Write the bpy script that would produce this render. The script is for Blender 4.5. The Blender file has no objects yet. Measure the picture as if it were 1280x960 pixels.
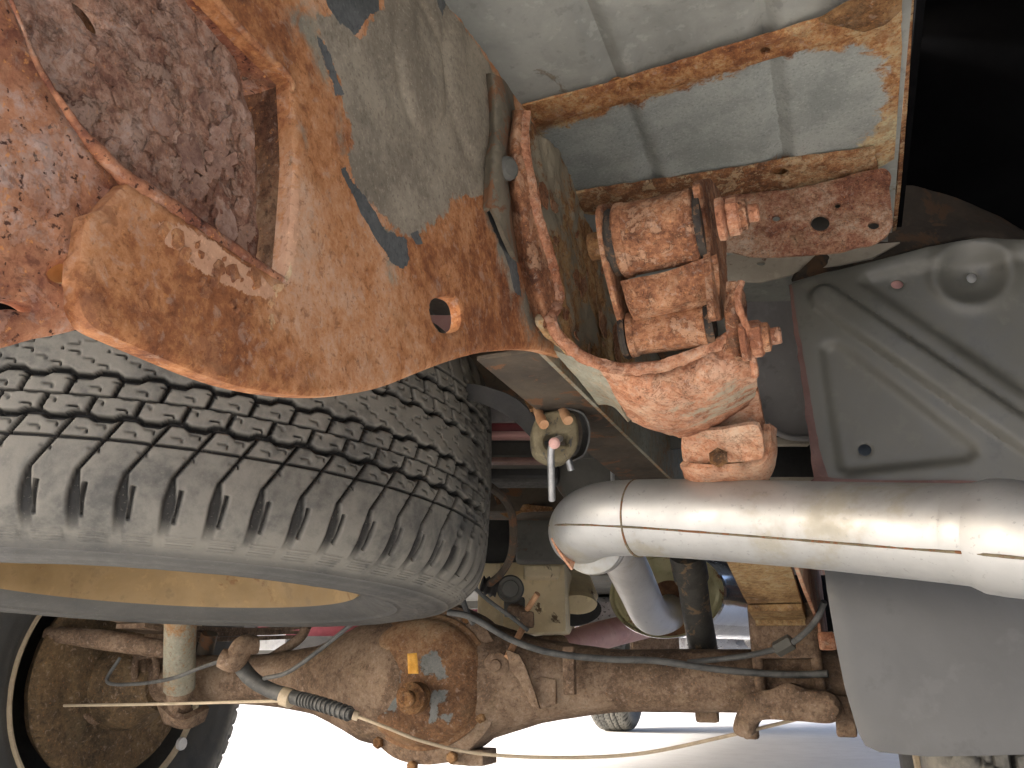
import bpy, bmesh, math, random
import numpy as np
from mathutils import Vector, Matrix
from mathutils.geometry import delaunay_2d_cdt
random.seed(7); np.random.seed(7)
R = math.radians
scene = bpy.context.scene
C = scene.collection

# ---------------------------------------------------------------- camera
H = 0.30                       # height of the lens over the ground
PITCH, YAW, F = R(20.0), R(22.0), 996.0
cam_d = bpy.data.cameras.new("camera"); cam = bpy.data.objects.new("camera", cam_d)
C.objects.link(cam); scene.camera = cam
cam.location = (0, 0, H); cam.rotation_euler = (R(90) + PITCH, 0, YAW)
cam_d.sensor_width = 36; cam_d.lens = F / 1280 * 36
cam_d.clip_start = 0.01; cam_d.clip_end = 600

# ---------------------------------------------------------------- light
SUN_EL, SUN_AZ = R(27), R(238)          # soft high sun behind the tail of the vehicle
w = bpy.data.worlds.new("World"); scene.world = w; w.use_nodes = True
wt = w.node_tree; bg = wt.nodes['Background']
sky = wt.nodes.new('ShaderNodeTexSky'); sky.sky_type = 'NISHITA'; sky.sun_disc = False
sky.sun_elevation = SUN_EL; sky.sun_rotation = SUN_AZ; sky.air_density = .6; sky.dust_density = 6.0; sky.ozone_density = .6
wt.links.new(sky.outputs[0], bg.inputs[0]); bg.inputs[1].default_value = 0.15
sd = bpy.data.lights.new("sun", 'SUN'); sd.energy = 1.5; sd.angle = R(12); sd.color = (1, .975, .95)
so = bpy.data.objects.new("sun", sd); C.objects.link(so)
sdir = Vector((math.sin(SUN_AZ) * math.cos(SUN_EL), math.cos(SUN_AZ) * math.cos(SUN_EL), math.sin(SUN_EL)))
so.rotation_euler = sdir.to_track_quat('Z', 'Y').to_euler(); so.location = sdir * 10
vs = scene.view_settings
scene.display_settings.display_device = 'sRGB'
vs.view_transform = 'Standard'; vs.look = 'None'; vs.gamma = 1; vs.use_curve_mapping = False
vs.exposure = 1.95

# ---------------------------------------------------------------- photo geometry -> place
cF = Vector((-math.sin(YAW) * math.cos(PITCH), math.cos(YAW) * math.cos(PITCH), math.sin(PITCH)))
cR = Vector((math.cos(YAW), math.sin(YAW), 0)); cU = cR.cross(cF)
CAM = Vector((0, 0, H))
def ray(x, y): return cF + cR * ((x - 640) / F) + cU * ((480 - y) / F)
def P(x, y, d): return CAM + ray(x, y) * d
def W(u, v, h): return Vector((u, v, h + H))
class Plane:
    def __init__(s, p, n):
        s.p = Vector(p); n = Vector(n).normalized()
        if n.dot(CAM - s.p) < 0: n = -n
        s.n = n
        up = Vector((0, 0, 1)) if abs(n.z) < .9 else Vector((0, 1, 0))
        s.a = up.cross(n).normalized(); s.b = n.cross(s.a)
    def hit(s, x, y):
        r = ray(x, y); return CAM + r * ((s.p - CAM).dot(s.n) / r.dot(s.n))
    def uv(s, x, y):
        q = s.hit(x, y) - s.p; return (q.dot(s.a), q.dot(s.b))
def PX(c): return Plane((c, 0, H), (1, 0, 0))
def PY(c): return Plane((0, c, H), (0, 1, 0))
def PZ(c): return Plane((0, 0, H + c), (0, 0, 1))
def P3(*pts):           # plane through three (x, y, d) photo points
    a, b, c = [P(*q) for q in pts]; return Plane(a, (b - a).cross(c - a))

# ---------------------------------------------------------------- numpy noise
_tab = np.random.RandomState(3).rand(65536).astype(np.float32)
def vnoise(p, s):
    q = np.asarray(p, dtype=np.float64) * s + 1000.0
    i = np.floor(q).astype(np.int64); f = q - i; f = f * f * (3 - 2 * f)
    r = 0
    for dx in (0, 1):
        wx = f[:, 0] if dx else 1 - f[:, 0]
        for dy in (0, 1):
            wy = f[:, 1] if dy else 1 - f[:, 1]
            for dz in (0, 1):
                wz = f[:, 2] if dz else 1 - f[:, 2]
                h = ((i[:, 0] + dx) * 73856093 ^ (i[:, 1] + dy) * 19349663 ^ (i[:, 2] + dz) * 83492791) & 65535
                r = r + wx * wy * wz * _tab[h]
    return r
def fbm(p, s, o=4):
    r = 0; a = 1; t = 0
    for k in range(o):
        r = r + a * vnoise(np.asarray(p) + k * 7.3, s); t += a; a *= .55; s *= 2.03
    return r / t
def rough(p, amp, s=60, flake=0.0):
    """height in metres: lumpy corrosion, with stepped scale where flake > 0"""
    n = (fbm(p, s, 4) - .5) * 2 * amp
    if flake:
        g = fbm(np.asarray(p) + 3.1, s * .7, 4); n = n + flake * (1 / (1 + np.exp(-(g - .5) * 120)) + 1 / (1 + np.exp(-(g - .58) * 120)))
    return n

# ---------------------------------------------------------------- objects
def thing(name, label, cat, loc=(0, 0, 0), group=None):
    o = bpy.data.objects.new(name, None); C.objects.link(o); o.location = loc
    o.empty_display_size = .05; o['label'] = label; o['category'] = cat
    if group: o['group'] = group
    return o
def tag(o, label, cat, group=None):
    o['label'] = label; o['category'] = cat
    if group: o['group'] = group
    return o
def root_loc(p):
    v = Vector((0, 0, 0))
    while p is not None: v += Vector(p.location); p = p.parent
    return v
def mesh(name, verts, faces, mat, parent=None, sharp=35, mask=None, origin=None, kind=None):
    me = bpy.data.meshes.new(name)
    V = np.asarray(verts, dtype=np.float64).reshape(-1, 3)
    off = root_loc(parent) if parent is not None else Vector(origin or (0, 0, 0))
    V = V - np.array(off)
    me.from_pydata(V.tolist(), [], faces if isinstance(faces, list) else faces.tolist())
    me.update()
    me.polygons.foreach_set('use_smooth', [True] * len(me.polygons))
    if sharp: me.set_sharp_from_angle(angle=R(sharp))
    if mask is not None:
        a = me.color_attributes.new('mask', 'FLOAT_COLOR', 'POINT')
        m = np.zeros((len(V), 4), dtype=np.float32); m[:, :mask.shape[1]] = mask
        a.data.foreach_set('color', m.ravel())
    me.materials.append(mat)
    o = bpy.data.objects.new(name, me); C.objects.link(o)
    if parent is not None: o.parent = parent
    else: o.location = off
    if kind: o['kind'] = kind
    return o

def catmull(pts, n, closed=False):
    p = np.asarray(pts, dtype=float); m = len(p)
    if m == 2: 
        t = np.linspace(0, 1, n)[:, None]; return p[0] * (1 - t) + p[1] * t
    seg = m if closed else m - 1
    ts = np.linspace(0, seg, n, endpoint=not closed)
    out = []
    for t in ts:
        i = min(int(t), seg - 1); f = t - i
        if closed: a, b, c, d = p[(i - 1) % m], p[i % m], p[(i + 1) % m], p[(i + 2) % m]
        else: a, b, c, d = p[max(i - 1, 0)], p[i], p[i + 1], p[min(i + 2, m - 1)]
        if not closed and i == 0: a = 2 * b - c
        if not closed and i + 2 > m - 1: d = 2 * c - b
        out.append(.5 * ((2 * b) + (c - a) * f + (2 * a - 5 * b + 4 * c - d) * f * f + (3 * b - a - 3 * c + d) * f ** 3))
    return np.array(out)
def dens(poly, step):
    out = []
    m = len(poly)
    for i in range(m):
        a = np.array(poly[i]); b = np.array(poly[(i + 1) % m]); k = max(1, int(math.ceil(np.linalg.norm(b - a) / step)))
        for j in range(k): out.append(a + (b - a) * j / k)
    return np.array(out)
def inside(q, poly):
    r = np.zeros(len(q), bool); j = len(poly) - 1
    for i in range(len(poly)):
        xi, yi = poly[i]; xj, yj = poly[j]
        c = ((yi > q[:, 1]) != (yj > q[:, 1])) & (q[:, 0] < (xj - xi) * (q[:, 1] - yi) / ((yj - yi) or 1e-12) + xi)
        r ^= c; j = i
    return r
def pdist(q, poly, closed=True):
    d = np.full(len(q), 1e9)
    m = len(poly)
    for i in range(m if closed else m - 1):
        a = np.array(poly[i]); b = np.array(poly[(i + 1) % m]); ab = b - a
        t = np.clip(((q - a) @ ab) / max(ab @ ab, 1e-14), 0, 1)
        d = np.minimum(d, np.linalg.norm(q - (a + t[:, None] * ab), axis=1))
    return d
def sdf(q, poly): return np.where(inside(q, poly), 1, -1) * pdist(q, poly)

def sheet(name, mat, parent, plane, outline, holes=(), thick=.004, step=.003, smooth=True, amp=.0004, ns=60, flake=0,
          edge=.0012, masks=None, soft=.006, bulge=None, fringe=0, **kw):
    """a plate of real thickness cut to an outline, with corroded surface, holes and rounded rims"""
    o2 = [plane.uv(*p) for p in outline]
    if smooth: o2 = catmull(o2, len(o2) * 8, True).tolist()
    o2 = dens(o2, step)
    if fringe:
        z = np.c_[o2, np.zeros(len(o2))]
        o2 = o2 + np.c_[fbm(z, 90, 3) - .5, fbm(z + 5, 90, 3) - .5] * 2 * fringe
    hs = []
    for h in holes:
        h2 = [plane.uv(*p) for p in h]; hs.append(dens(catmull(h2, len(h2) * 4, True).tolist(), step * .7))
    lo, hi = o2.min(0), o2.max(0)
    nx, ny = int((hi[0] - lo[0]) / step) + 1, int((hi[1] - lo[1]) / step) + 1
    gx, gy = np.meshgrid(lo[0] + (np.arange(nx) + .5) * step, lo[1] + (np.arange(ny) + .5) * step)
    g = np.c_[gx.ravel(), gy.ravel()] + (np.random.rand(nx * ny, 2) - .5) * step * .45
    k = inside(g, o2) & (pdist(g, o2) > step * .6)
    for h in hs: k &= ~inside(g, h) & (pdist(g, h) > step * .5)
    g = g[k]
    pts = [o2] + hs + [g]; edges = []; c = 0
    for r in [o2] + hs:
        n = len(r); edges += [(c + i, c + (i + 1) % n) for i in range(n)]; c += n
    q = np.vstack(pts)
    rv, re, rf, _, _, _ = delaunay_2d_cdt([Vector(x) for x in q.tolist()], edges, [], 0, 1e-7)
    q = np.array([tuple(x) for x in rv]); f = np.array([x for x in rf if len(x) == 3])
    cen = q[f].mean(1); k = inside(cen, o2)
    for h in hs: k &= ~inside(cen, h)
    f = f[k]
    used = np.zeros(len(q), bool); used[f.ravel()] = True
    idx = np.cumsum(used) - 1; q = q[used]; f = idx[f]
    A, B, Nn, P0 = map(np.array, (plane.a, plane.b, plane.n, plane.p))
    base = P0 + q[:, :1] * A + q[:, 1:] * B
    e = pdist(q, o2)
    for h in hs: e = np.minimum(e, pdist(q, h))
    hgt = rough(base, amp, ns, flake) if amp or flake else np.zeros(len(q))
    rr = max(edge, 1e-6); t = np.clip(1 - e / rr, 0, 1); hgt = hgt * np.clip(e / rr * .8 + .2, 0, 1) - rr * .7 * (1 - np.sqrt(np.clip(1 - t * t, 0, 1)))
    if bulge is not None: bl = bulge(q, base, plane)
    else: bl = 0 * hgt
    front = base + (hgt + bl)[:, None] * Nn
    back = base + (bl - thick)[:, None] * Nn
    n = len(q)
    cr = np.cross(q[f[:, 1]] - q[f[:, 0]], q[f[:, 2]] - q[f[:, 0]])
    f[cr < 0] = f[cr < 0][:, ::-1]
    he = {}
    for a, b, c3 in f:
        for x, y in ((a, b), (b, c3), (c3, a)): he[(x, y)] = 1
    walls = [[int(y), int(x), int(x) + n, int(y) + n] for (x, y) in he if (y, x) not in he]
    faces = f.tolist() + (f[:, ::-1] + n).tolist() + walls
    mk = None
    if masks:
        mk = np.zeros((2 * n, 4)); 
        for ch, polys in enumerate(masks):
            v = np.zeros(n)
            for pl in polys:
                s = soft
                if isinstance(pl, tuple): pl, s = pl
                p2 = [plane.uv(*p) for p in pl]
                v = np.maximum(v, np.clip(.5 + sdf(q, p2) / (2 * s), 0, 1))
            mk[:n, ch] = v
    return mesh(name, np.vstack([front, back]), faces, mat, parent, mask=mk, **kw)

def grid_faces(nu, nv, cu=False, cv=False, off=0, flip=False):
    f = []
    for i in range(nu if cu else nu - 1):
        for j in range(nv if cv else nv - 1):
            a = i * nv + j; b = ((i + 1) % nu) * nv + j; c = ((i + 1) % nu) * nv + (j + 1) % nv; d = i * nv + (j + 1) % nv
            f.append([off + x for x in ((a, d, c, b) if flip else (a, b, c, d))])
    return f
def loft(name, mat, parent, rows, thick=.004, nu=24, nv=24, amp=.0004, ns=60, flake=0, fringe=0, **kw):
    """curved plate through rows of 3D points; thickness goes away from the viewer's side"""
    rs = [catmull([tuple(p) for p in r], nv) for r in rows]
    g = np.array([catmull(np.array([r[j] for r in rs]), nu) for j in range(nv)]).transpose(1, 0, 2)
    du = np.gradient(g, axis=0); dv = np.gradient(g, axis=1); n = np.cross(du, dv)
    n /= np.linalg.norm(n, axis=2, keepdims=True) + 1e-12
    cen = g.mean((0, 1)); fl = False
    if (n.mean((0, 1)) @ (np.array(CAM) - cen)) < 0: n = -n; fl = True
    if fringe:
        for sl in (g[0], g[-1]):
            sl += (fbm(sl, 80, 3) - .5)[:, None] * 2 * fringe * np.array([0, .5, .9])
    q = g.reshape(-1, 3); nn = n.reshape(-1, 3)
    h = rough(q, amp, ns, flake) if amp or flake else np.zeros(len(q))
    fr = q + h[:, None] * nn; bk = q - thick * nn; m = len(q)
    f1 = grid_faces(nu, nv, flip=fl); f2 = grid_faces(nu, nv, off=m, flip=not fl)
    ring = [i * nv for i in range(nu)] + [(nu - 1) * nv + j for j in range(1, nv)] + [i * nv + nv - 1 for i in range(nu - 2, -1, -1)] + [j for j in range(nv - 2, 0, -1)]
    ws = []
    for i in range(len(ring)):
        a, b = ring[i], ring[(i + 1) % len(ring)]; ws.append([b, a, a + m, b + m] if not fl else [a, b, b + m, a + m])
    return mesh(name, np.vstack([fr, bk]), f1 + f2 + ws, mat, parent, **kw)
def tube(name, mat, parent, pts, rad, n=None, seg=20, amp=0, ns=80, caps=True, squash=None, flake=0, raw=False, **kw):
    pts = [tuple(p) for p in pts]; n = n or max(8, len(pts) * 6)
    if len(pts) == 2 and not amp: n = 2
    p = catmull(pts, n)
    rad = [rad] * len(pts) if not hasattr(rad, '__len__') else rad
    r = np.interp(np.linspace(0, len(pts) - 1, n), range(len(pts)), rad)
    t = np.gradient(p, axis=0); t /= np.linalg.norm(t, axis=1, keepdims=True) + 1e-12
    ref = np.array([0, 0, 1.]) if abs(t[0][2]) < .9 else np.array([1., 0, 0])
    a = np.cross(t[0], ref); a /= np.linalg.norm(a)
    V = []; Nn = []
    th = np.linspace(0, 2 * math.pi, seg, endpoint=False)
    for i in range(n):
        a = a - t[i] * (a @ t[i]); a /= np.linalg.norm(a); b = np.cross(t[i], a)
        d = np.cos(th)[:, None] * a + np.sin(th)[:, None] * b * (squash or 1)
        V.append(p[i] + d * r[i]); Nn.append(d)
    V = np.vstack(V); Nn = np.vstack(Nn)
    if amp or flake: V = V + rough(V, amp, ns, flake)[:, None] * Nn
    fs = grid_faces(n, seg, cv=True)
    if caps: fs += [list(range(seg)), [(n - 1) * seg + k for k in range(seg)][::-1]]
    if raw: return V, fs
    return mesh(name, V, fs, mat, parent, **kw)
def join(parts):
    V = []; Fc = []; c = 0
    for v, f in parts:
        V.append(np.asarray(v)); Fc += [[i + c for i in x] for x in f]; c += len(v)
    return np.vstack(V), Fc
def lathe(name, mat, parent, o, ax, prof, seg=40, amp=0, ns=80, flake=0, sy=1.0, raw=False, up=(0, 0, 1), phase=0, caps='both', **kw):
    """profile [(radius, offset along axis)] turned round ax through o"""
    ax = Vector(ax).normalized(); up = Vector(up)
    a = (up - ax * up.dot(ax)).normalized() if abs(up.dot(ax)) < .95 else Vector((1, 0, 0)).cross(ax).normalized()
    b = ax.cross(a); o = np.array(Vector(o)); A, B, X = map(np.array, (a, b, ax))
    th = np.linspace(0, 2 * math.pi, seg, endpoint=False) + phase
    V = []; Nn = []
    for r, t in prof:
        d = np.cos(th)[:, None] * A * sy + np.sin(th)[:, None] * B
        V.append(o + X * t + d * r); Nn.append(d)
    V = np.vstack(V); Nn = np.vstack(Nn)
    if amp or flake: V = V + rough(V, amp, ns, flake)[:, None] * Nn
    fs = grid_faces(len(prof), seg, cv=True)
    if prof[0][0] > 1e-5 and caps in ('both', 'start'): fs.append(list(range(seg)))
    if prof[-1][0] > 1e-5 and caps in ('both', 'end'): fs.append([(len(prof) - 1) * seg + k for k in range(seg)][::-1])
    if raw: return V, fs
    return mesh(name, V, fs, mat, parent, **kw)
def box(name, mat, parent, c, s, rot=None, bevel=.003, amp=0, ns=60, cuts=0, flake=0, **kw):
    bm = bmesh.new(); bmesh.ops.create_cube(bm, size=1)
    for v in bm.verts: v.co = Vector((v.co.x * s[0], v.co.y * s[1], v.co.z * s[2]))
    if cuts: bmesh.ops.subdivide_edges(bm, edges=bm.edges[:], cuts=cuts, use_grid_fill=True)
    if bevel:
        es = [e for e in bm.edges if len(e.link_faces) == 2 and e.calc_face_angle() > .5]
        bmesh.ops.bevel(bm, geom=es, offset=bevel, segments=2, affect='EDGES', profile=.6)
    M = rot.to_matrix() if rot is not None and hasattr(rot, 'to_matrix') else (rot or Matrix.Identity(3))
    bm.normal_update()
    V = np.array([tuple(M @ v.co + Vector(c)) for v in bm.verts]); Nn = np.array([tuple(M @ v.normal) for v in bm.verts])
    if amp or flake: V = V + rough(V, amp, ns, flake)[:, None] * Nn
    fs = [[v.index for v in f.verts] for f in bm.faces]; bm.free()
    return mesh(name, V, fs, mat, parent, **kw)
def flakes(name, mat, parent, plane, region, count, size, lift=.0012, gap=.0006, bulge=None):
    """loose scales of rust, each a thin curled chip standing off the plate"""
    rg = [plane.uv(*p) for p in region]; rg_ = np.array(rg); lo, hi = rg_.min(0), rg_.max(0); parts = []
    A, B, Nn, P0 = map(np.array, (plane.a, plane.b, plane.n, plane.p)); k = 0
    while k < count:
        c = lo + np.random.rand(2) * (hi - lo)
        if not inside(c[None], rg)[0]: continue
        k += 1; s = size * (.35 + 1.1 * random.random() ** 2); m = random.randint(8, 13); a0 = random.random() * 6.28
        el = random.uniform(.45, .95); rot = random.uniform(-.9, .9) + 1.2
        pts = []
        for j in range(m):
            an = a0 + j / m * 2 * math.pi; r_ = s * random.uniform(.6, 1.15); x, y = r_ * math.cos(an), r_ * el * math.sin(an)
            pts.append((x * math.cos(rot) - y * math.sin(rot), x * math.sin(rot) + y * math.cos(rot)))
        pts = np.array(pts); dr = np.array([math.cos(a0), math.sin(a0)])
        if bulge: b0 = bulge(c[None], P0 + c[0] * A + c[1] * B, plane)[0]
        else: b0 = 0
        t = np.clip((pts @ dr) / s, -1, 1); z = b0 + gap + lift * random.uniform(.2, 1) * np.clip(t + .2, 0, 2) ** 1.5
        top = P0 + (c[0] + pts[:, :1]) * A + (c[1] + pts[:, 1:]) * B + z[:, None] * Nn
        mid = (P0 + c[0] * A + c[1] * B + (b0 + gap + .0003) * Nn)[None]
        th_ = .0005 + .0004 * random.random()
        V = np.vstack([top, mid, top - th_ * Nn]); fs = [[j, (j + 1) % m, m] for j in range(m)] + [[(j + 1) % m, j, m + 1 + j, m + 1 + (j + 1) % m] for j in range(m)]
        parts.append((V, fs))
    V, fs = join(parts)
    return mesh(name, V, fs, mat, parent, sharp=25, kind='stuff')
def axes(x, up=(0, 0, 1)):
    """rotation whose local X runs along x"""
    x = Vector(x).normalized(); y = Vector(up).cross(x).normalized(); z = x.cross(y)
    return Matrix((x, y, z)).transposed()
def bolt(parent, o, ax, mat, r=.009, L=.012, washer=.013, stud=.010, name='bolt'):
    """hexagon nut with washer and a stub of thread"""
    b = lathe(name, mat, parent, o, ax, [(washer, 0), (washer, .002), (washer * .9, .0028), (r * .99, .003)], 28, amp=.0003, ns=200)
    lathe('nut', mat, b, o, ax, [(r * .9, .0025), (r, .004), (r, L - .001), (r * .88, L)], 6, amp=.0004, ns=150, sharp=25)
    if stud: lathe('thread', mat, b, o, ax, [(r * .55, L - .001), (r * .58, L + stud * .8), (r * .48, L + stud)], 16, amp=.0004, ns=300)
    return b

# ---------------------------------------------------------------- materials
class NT:
    def __init__(s, name):
        s.m = bpy.data.materials.new(name); s.m.use_nodes = True; s.t = s.m.node_tree
        s.b = s.t.nodes['Principled BSDF']; s.tc = s.t.nodes.new('ShaderNodeTexCoord').outputs['Object']
    def n(s, ty, ins=None, **pr):
        x = s.t.nodes.new(ty)
        for k, v in pr.items(): setattr(x, k, v)
        for k, v in (ins or {}).items(): s.put(x.inputs[k], v)
        return x
    def put(s, sock, v):
        if isinstance(v, bpy.types.NodeSocket): s.t.links.new(v, sock)
        else: sock.default_value = v
    def noise(s, sc, det=6, ro=.6, dist=0, vec=None, off=0):
        v = vec or s.tc
        if off: v = s.n('ShaderNodeVectorMath', {0: v, 1: (off, off * .7, off * 1.3)}, operation='ADD').outputs[0]
        return s.n('ShaderNodeTexNoise', {'Vector': v, 'Scale': sc, 'Detail': det, 'Roughness': ro, 'Distortion': dist}).outputs['Fac']
    def math(s, op, a, b=0.0, clamp=False): return s.n('ShaderNodeMath', {0: a, 1: b}, operation=op, use_clamp=clamp).outputs[0]
    def ss(s, v, lo, hi, a=0.0, b=1.0):
        x = s.n('ShaderNodeMapRange', {'Value': v, 'From Min': lo, 'From Max': hi, 'To Min': a, 'To Max': b}, interpolation_type='SMOOTHSTEP'); return x.outputs[0]
    def mix(s, f, a, b, bt='MIX'):
        x = s.t.nodes.new('ShaderNodeMix'); x.data_type = 'RGBA'; x.blend_type = bt
        s.put(x.inputs[0], f)
        for i, v in ((6, a), (7, b)): s.put(x.inputs[i], (*v, 1) if isinstance(v, tuple) and len(v) == 3 else v)
        return x.outputs[2]
    def ramp(s, v, stops):
        x = s.n('ShaderNodeValToRGB', {0: v}); e = x.color_ramp.elements
        while len(e) < len(stops): e.new(.5)
        for k, (p, c) in enumerate(stops): e[k].position = p; e[k].color = (*c, 1)
        return x.outputs[0]
    def out(s, col, rough=.6, metal=0.0, spec=.5, bump=None, bs=.5, bd=.001):
        s.put(s.b.inputs['Base Color'], (*col, 1) if isinstance(col, tuple) else col)
        s.put(s.b.inputs['Roughness'], rough); s.put(s.b.inputs['Metallic'], metal); s.b.inputs['Specular IOR Level'].default_value = spec
        if bump is not None:
            bn = s.n('ShaderNodeBump', {'Strength': bs, 'Distance': bd, 'Height': bump}); s.t.links.new(bn.outputs[0], s.b.inputs['Normal'])
        return s.m

def rust(name, cols, s=1.0, flake=.5, scab=(.42, .25, .17), specks=1.0, dust=None, masks=None, bd=.0012, dlo=.58, keep=False):
    """cols: five colours from deep pit to pale bloom"""
    hue = (lambda q: q) if keep else (lambda q: (q[0] * .97, q[1] * 1.03, q[2] * .89))
    cols = [hue(q) for q in cols]; scab = hue(scab)
    t = NT(name)
    n1 = t.noise(16 * s, 10, .62, .8); n2 = t.noise(75 * s, 8, .68, .3, off=3); n3 = t.noise(420 * s, 4, .6, off=5); n5 = t.noise(7 * s, 3, .5, off=9)
    n6 = t.noise(230 * s, 9, .78, .2, off=27)
    v = t.math('ADD', t.math('ADD', t.math('MULTIPLY', n1, .36), t.math('MULTIPLY', n2, .28)), t.math('MULTIPLY', n6, .36))
    v = t.math('ADD', v, t.math('MULTIPLY', t.math('SUBTRACT', n5, .5), .42))
    col = t.ramp(v, list(zip((.36, .44, .5, .55, .63), cols)))
    # lifting scale
    nf = t.noise(55 * s, 9, .7, .4, off=11); nf2 = t.noise(95 * s, 8, .7, .3, off=13)
    fa = t.ss(nf, .545, .56); fb = t.ss(nf2, .56, .572)
    edge = t.math('MULTIPLY', t.ss(nf, .52, .546), t.math('SUBTRACT', 1.0, t.ss(nf, .546, .556)))
    if flake:
        col = t.mix(t.math('MULTIPLY', fa, flake), col, t.mix(n2, tuple(c * .75 for c in scab), tuple(min(1, c * 1.25) for c in scab)))
        col = t.mix(t.math('MULTIPLY', fb, flake * .45), col, cols[1])
        col = t.mix(t.math('MULTIPLY', edge, flake * .45), col, tuple(c * .6 for c in cols[0]))
    # pits and fresh orange grains
    col = t.mix(t.math('MULTIPLY', t.ss(n3, .40, .33), .7 * specks), col, tuple(c * .5 for c in cols[0]))
    col = t.mix(t.math('MULTIPLY', t.ss(n3, .62, .68), .6 * specks), col, (.62, .27, .09))
    ng = t.noise(170 * s, 5, .65, .5, off=21)
    col = t.mix(t.math('MULTIPLY', t.ss(ng, .56, .66), .3), col, (.42, .33, .27))
    col = t.mix(t.math('MULTIPLY', t.ss(t.noise(24 * s, 8, .7, .6, off=41), .54, .68), .22), col, (.2, .155, .09))
    col = t.mix(t.math('MULTIPLY', t.ss(ng, .43, .34), .45), col, cols[0])
    h = t.math('ADD', t.math('MULTIPLY', n2, .7), t.math('MULTIPLY', n3, .28))
    h = t.math('ADD', t.math('ADD', h, t.math('MULTIPLY', ng, .4)), t.math('MULTIPLY', n6, .6))
    hf = t.math('ADD', t.math('MULTIPLY', fa, .7 * flake), t.math('MULTIPLY', fb, .5 * flake)); h = t.math('ADD', h, hf)
    ro = t.ss(n2, .3, .7, .7, .95)
    if dust:
        d = t.ss(t.math('ADD', t.noise(12 * s, 8, .65, .5, off=17), t.math('MULTIPLY', n3, .15)), dlo, dlo + .07)
        col = t.mix(d, col, t.mix(n2, tuple(c * .7 for c in dust), dust)); h = t.math('ADD', t.math('MULTIPLY', h, t.math('SUBTRACT', 1.0, t.math('MULTIPLY', d, .6))), t.math('MULTIPLY', d, .6))
    if masks:
        at = t.n('ShaderNodeVertexColor', layer_name='mask'); sp = t.n('ShaderNodeSeparateColor', {0: at.outputs[0]})
        w1 = t.math('ADD', t.math('MULTIPLY', t.math('SUBTRACT', t.noise(60, 9, .68, .6, off=31), .5), 1.5), t.math('MULTIPLY', t.math('SUBTRACT', n3, .5), .3))
        for ch, (a, b, k, lo) in masks:
            q = t.math('MULTIPLY', t.ss(t.math('ADD', (sp.outputs[ch] if ch < 3 else at.outputs[1]), w1), lo, lo + k), t.ss(sp.outputs[ch] if ch < 3 else at.outputs[1], 0, .15))
            c2 = t.mix(t.ss(t.math('ADD', t.math('MULTIPLY', t.noise(22, 6, .6, off=51), .6), t.math('MULTIPLY', n6, .4)), .4, .6), a, b)
            c2 = t.mix(t.math('MULTIPLY', t.ss(n3, .58, .66), .35), c2, tuple(min(1, c * 1.45) for c in b))
            c2 = t.mix(t.math('MULTIPLY', t.ss(n3, .42, .35), .45), c2, tuple(c * .5 for c in a))
            col = t.mix(q, col, c2)
            h = t.math('ADD', t.math('MULTIPLY', h, t.math('SUBTRACT', 1.0, t.math('MULTIPLY', q, .75))), t.math('MULTIPLY', q, 1.1 if k < .2 else .5))
    return t.out(col, ro, 0, .25, h, .9, bd)

def paint(name, a, b, sc=20, rough=.6, spots=None, spot_lo=.62, metal=0, bd=.0005, grain=300, spec=.4, stretch=None):
    t = NT(name); v = t.tc
    if stretch: v = t.n('ShaderNodeVectorMath', {0: t.tc, 1: stretch}, operation='MULTIPLY').outputs[0]
    n1 = t.noise(sc, 8, .62, .4, vec=v); n2 = t.noise(grain, 4, .6, vec=v, off=2); n4 = t.noise(sc * 5, 6, .65, off=4)
    col = t.mix(t.ss(n1, .32, .68), a, b)
    col = t.mix(t.math('MULTIPLY', t.ss(n4, .56, .66), .35), col, tuple(min(1, c * 1.3) for c in b))
    col = t.mix(t.math('MULTIPLY', t.ss(n4, .44, .34), .4), col, tuple(c * .65 for c in a))
    h = t.math('ADD', t.math('MULTIPLY', n2, .5), n4)
    if spots:
        q = t.ss(t.math('ADD', t.noise(sc * 1.7, 8, .66, .6, off=8), t.math('MULTIPLY', n2, .12)), spot_lo, spot_lo + .06)
        col = t.mix(q, col, t.mix(n4, tuple(c * .6 for c in spots), spots)); h = t.math('ADD', h, q)
    return t.out(col, t.ss(n4, .3, .7, rough - .12, min(1, rough + .12)), metal, spec, h, .6, bd)

RUST5 = [(.075, .026, .013), (.21, .075, .032), (.36, .145, .062), (.47, .22, .11), (.55, .33, .2)]
M = {}
GREY = ((.175, .15, .115), (.30, .26, .2))
SC = (3, ((.46, .25, .15), (.54, .33, .21), .06, .52))
M['plate'] = rust('rusty_plate', keep=True, cols=[(.13, .045, .02), (.27, .105, .042), (.41, .185, .078), (.48, .25, .13), (.54, .35, .235)], flake=.15, scab=(.5, .27, .16), specks=.55, bd=.0005,
    masks=[(2, ((.2, .19, .15), (.3, .25, .18), .4, .62)), SC, (0, (GREY[0], GREY[1], .12, .5)), (1, ((.07, .075, .075), (.115, .12, .12), .05, .42))])
M['beam'] = rust('rusty_beam', [(.085, .032, .022), (.2, .075, .045), (.35, .15, .08), (.44, .21, .115), (.48, .34, .28)], keep=True, flake=.3, scab=(.4, .27, .22), specks=1.3, bd=.0008)
M['scale'] = rust('flaking_scale', [(.09, .042, .03), (.22, .105, .07), (.36, .21, .145), (.43, .29, .225), (.48, .36, .3)], keep=True, s=1.3, flake=.8, scab=(.35, .23, .17), specks=.5, bd=.002)
M['scale_pale'] = rust('pale_scale', keep=True, cols=[(.15, .08, .06), (.26, .155, .115), (.33, .225, .175), (.38, .27, .22), (.43, .32, .27)], s=1.2, flake=.15, specks=.4, bd=.0005)
M['lip'] = rust('rusty_lip', [(.14, .05, .03), (.28, .11, .06), (.46, .21, .11), (.55, .33, .21), (.62, .45, .33)], flake=.25, specks=.8, bd=.0008)
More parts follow.
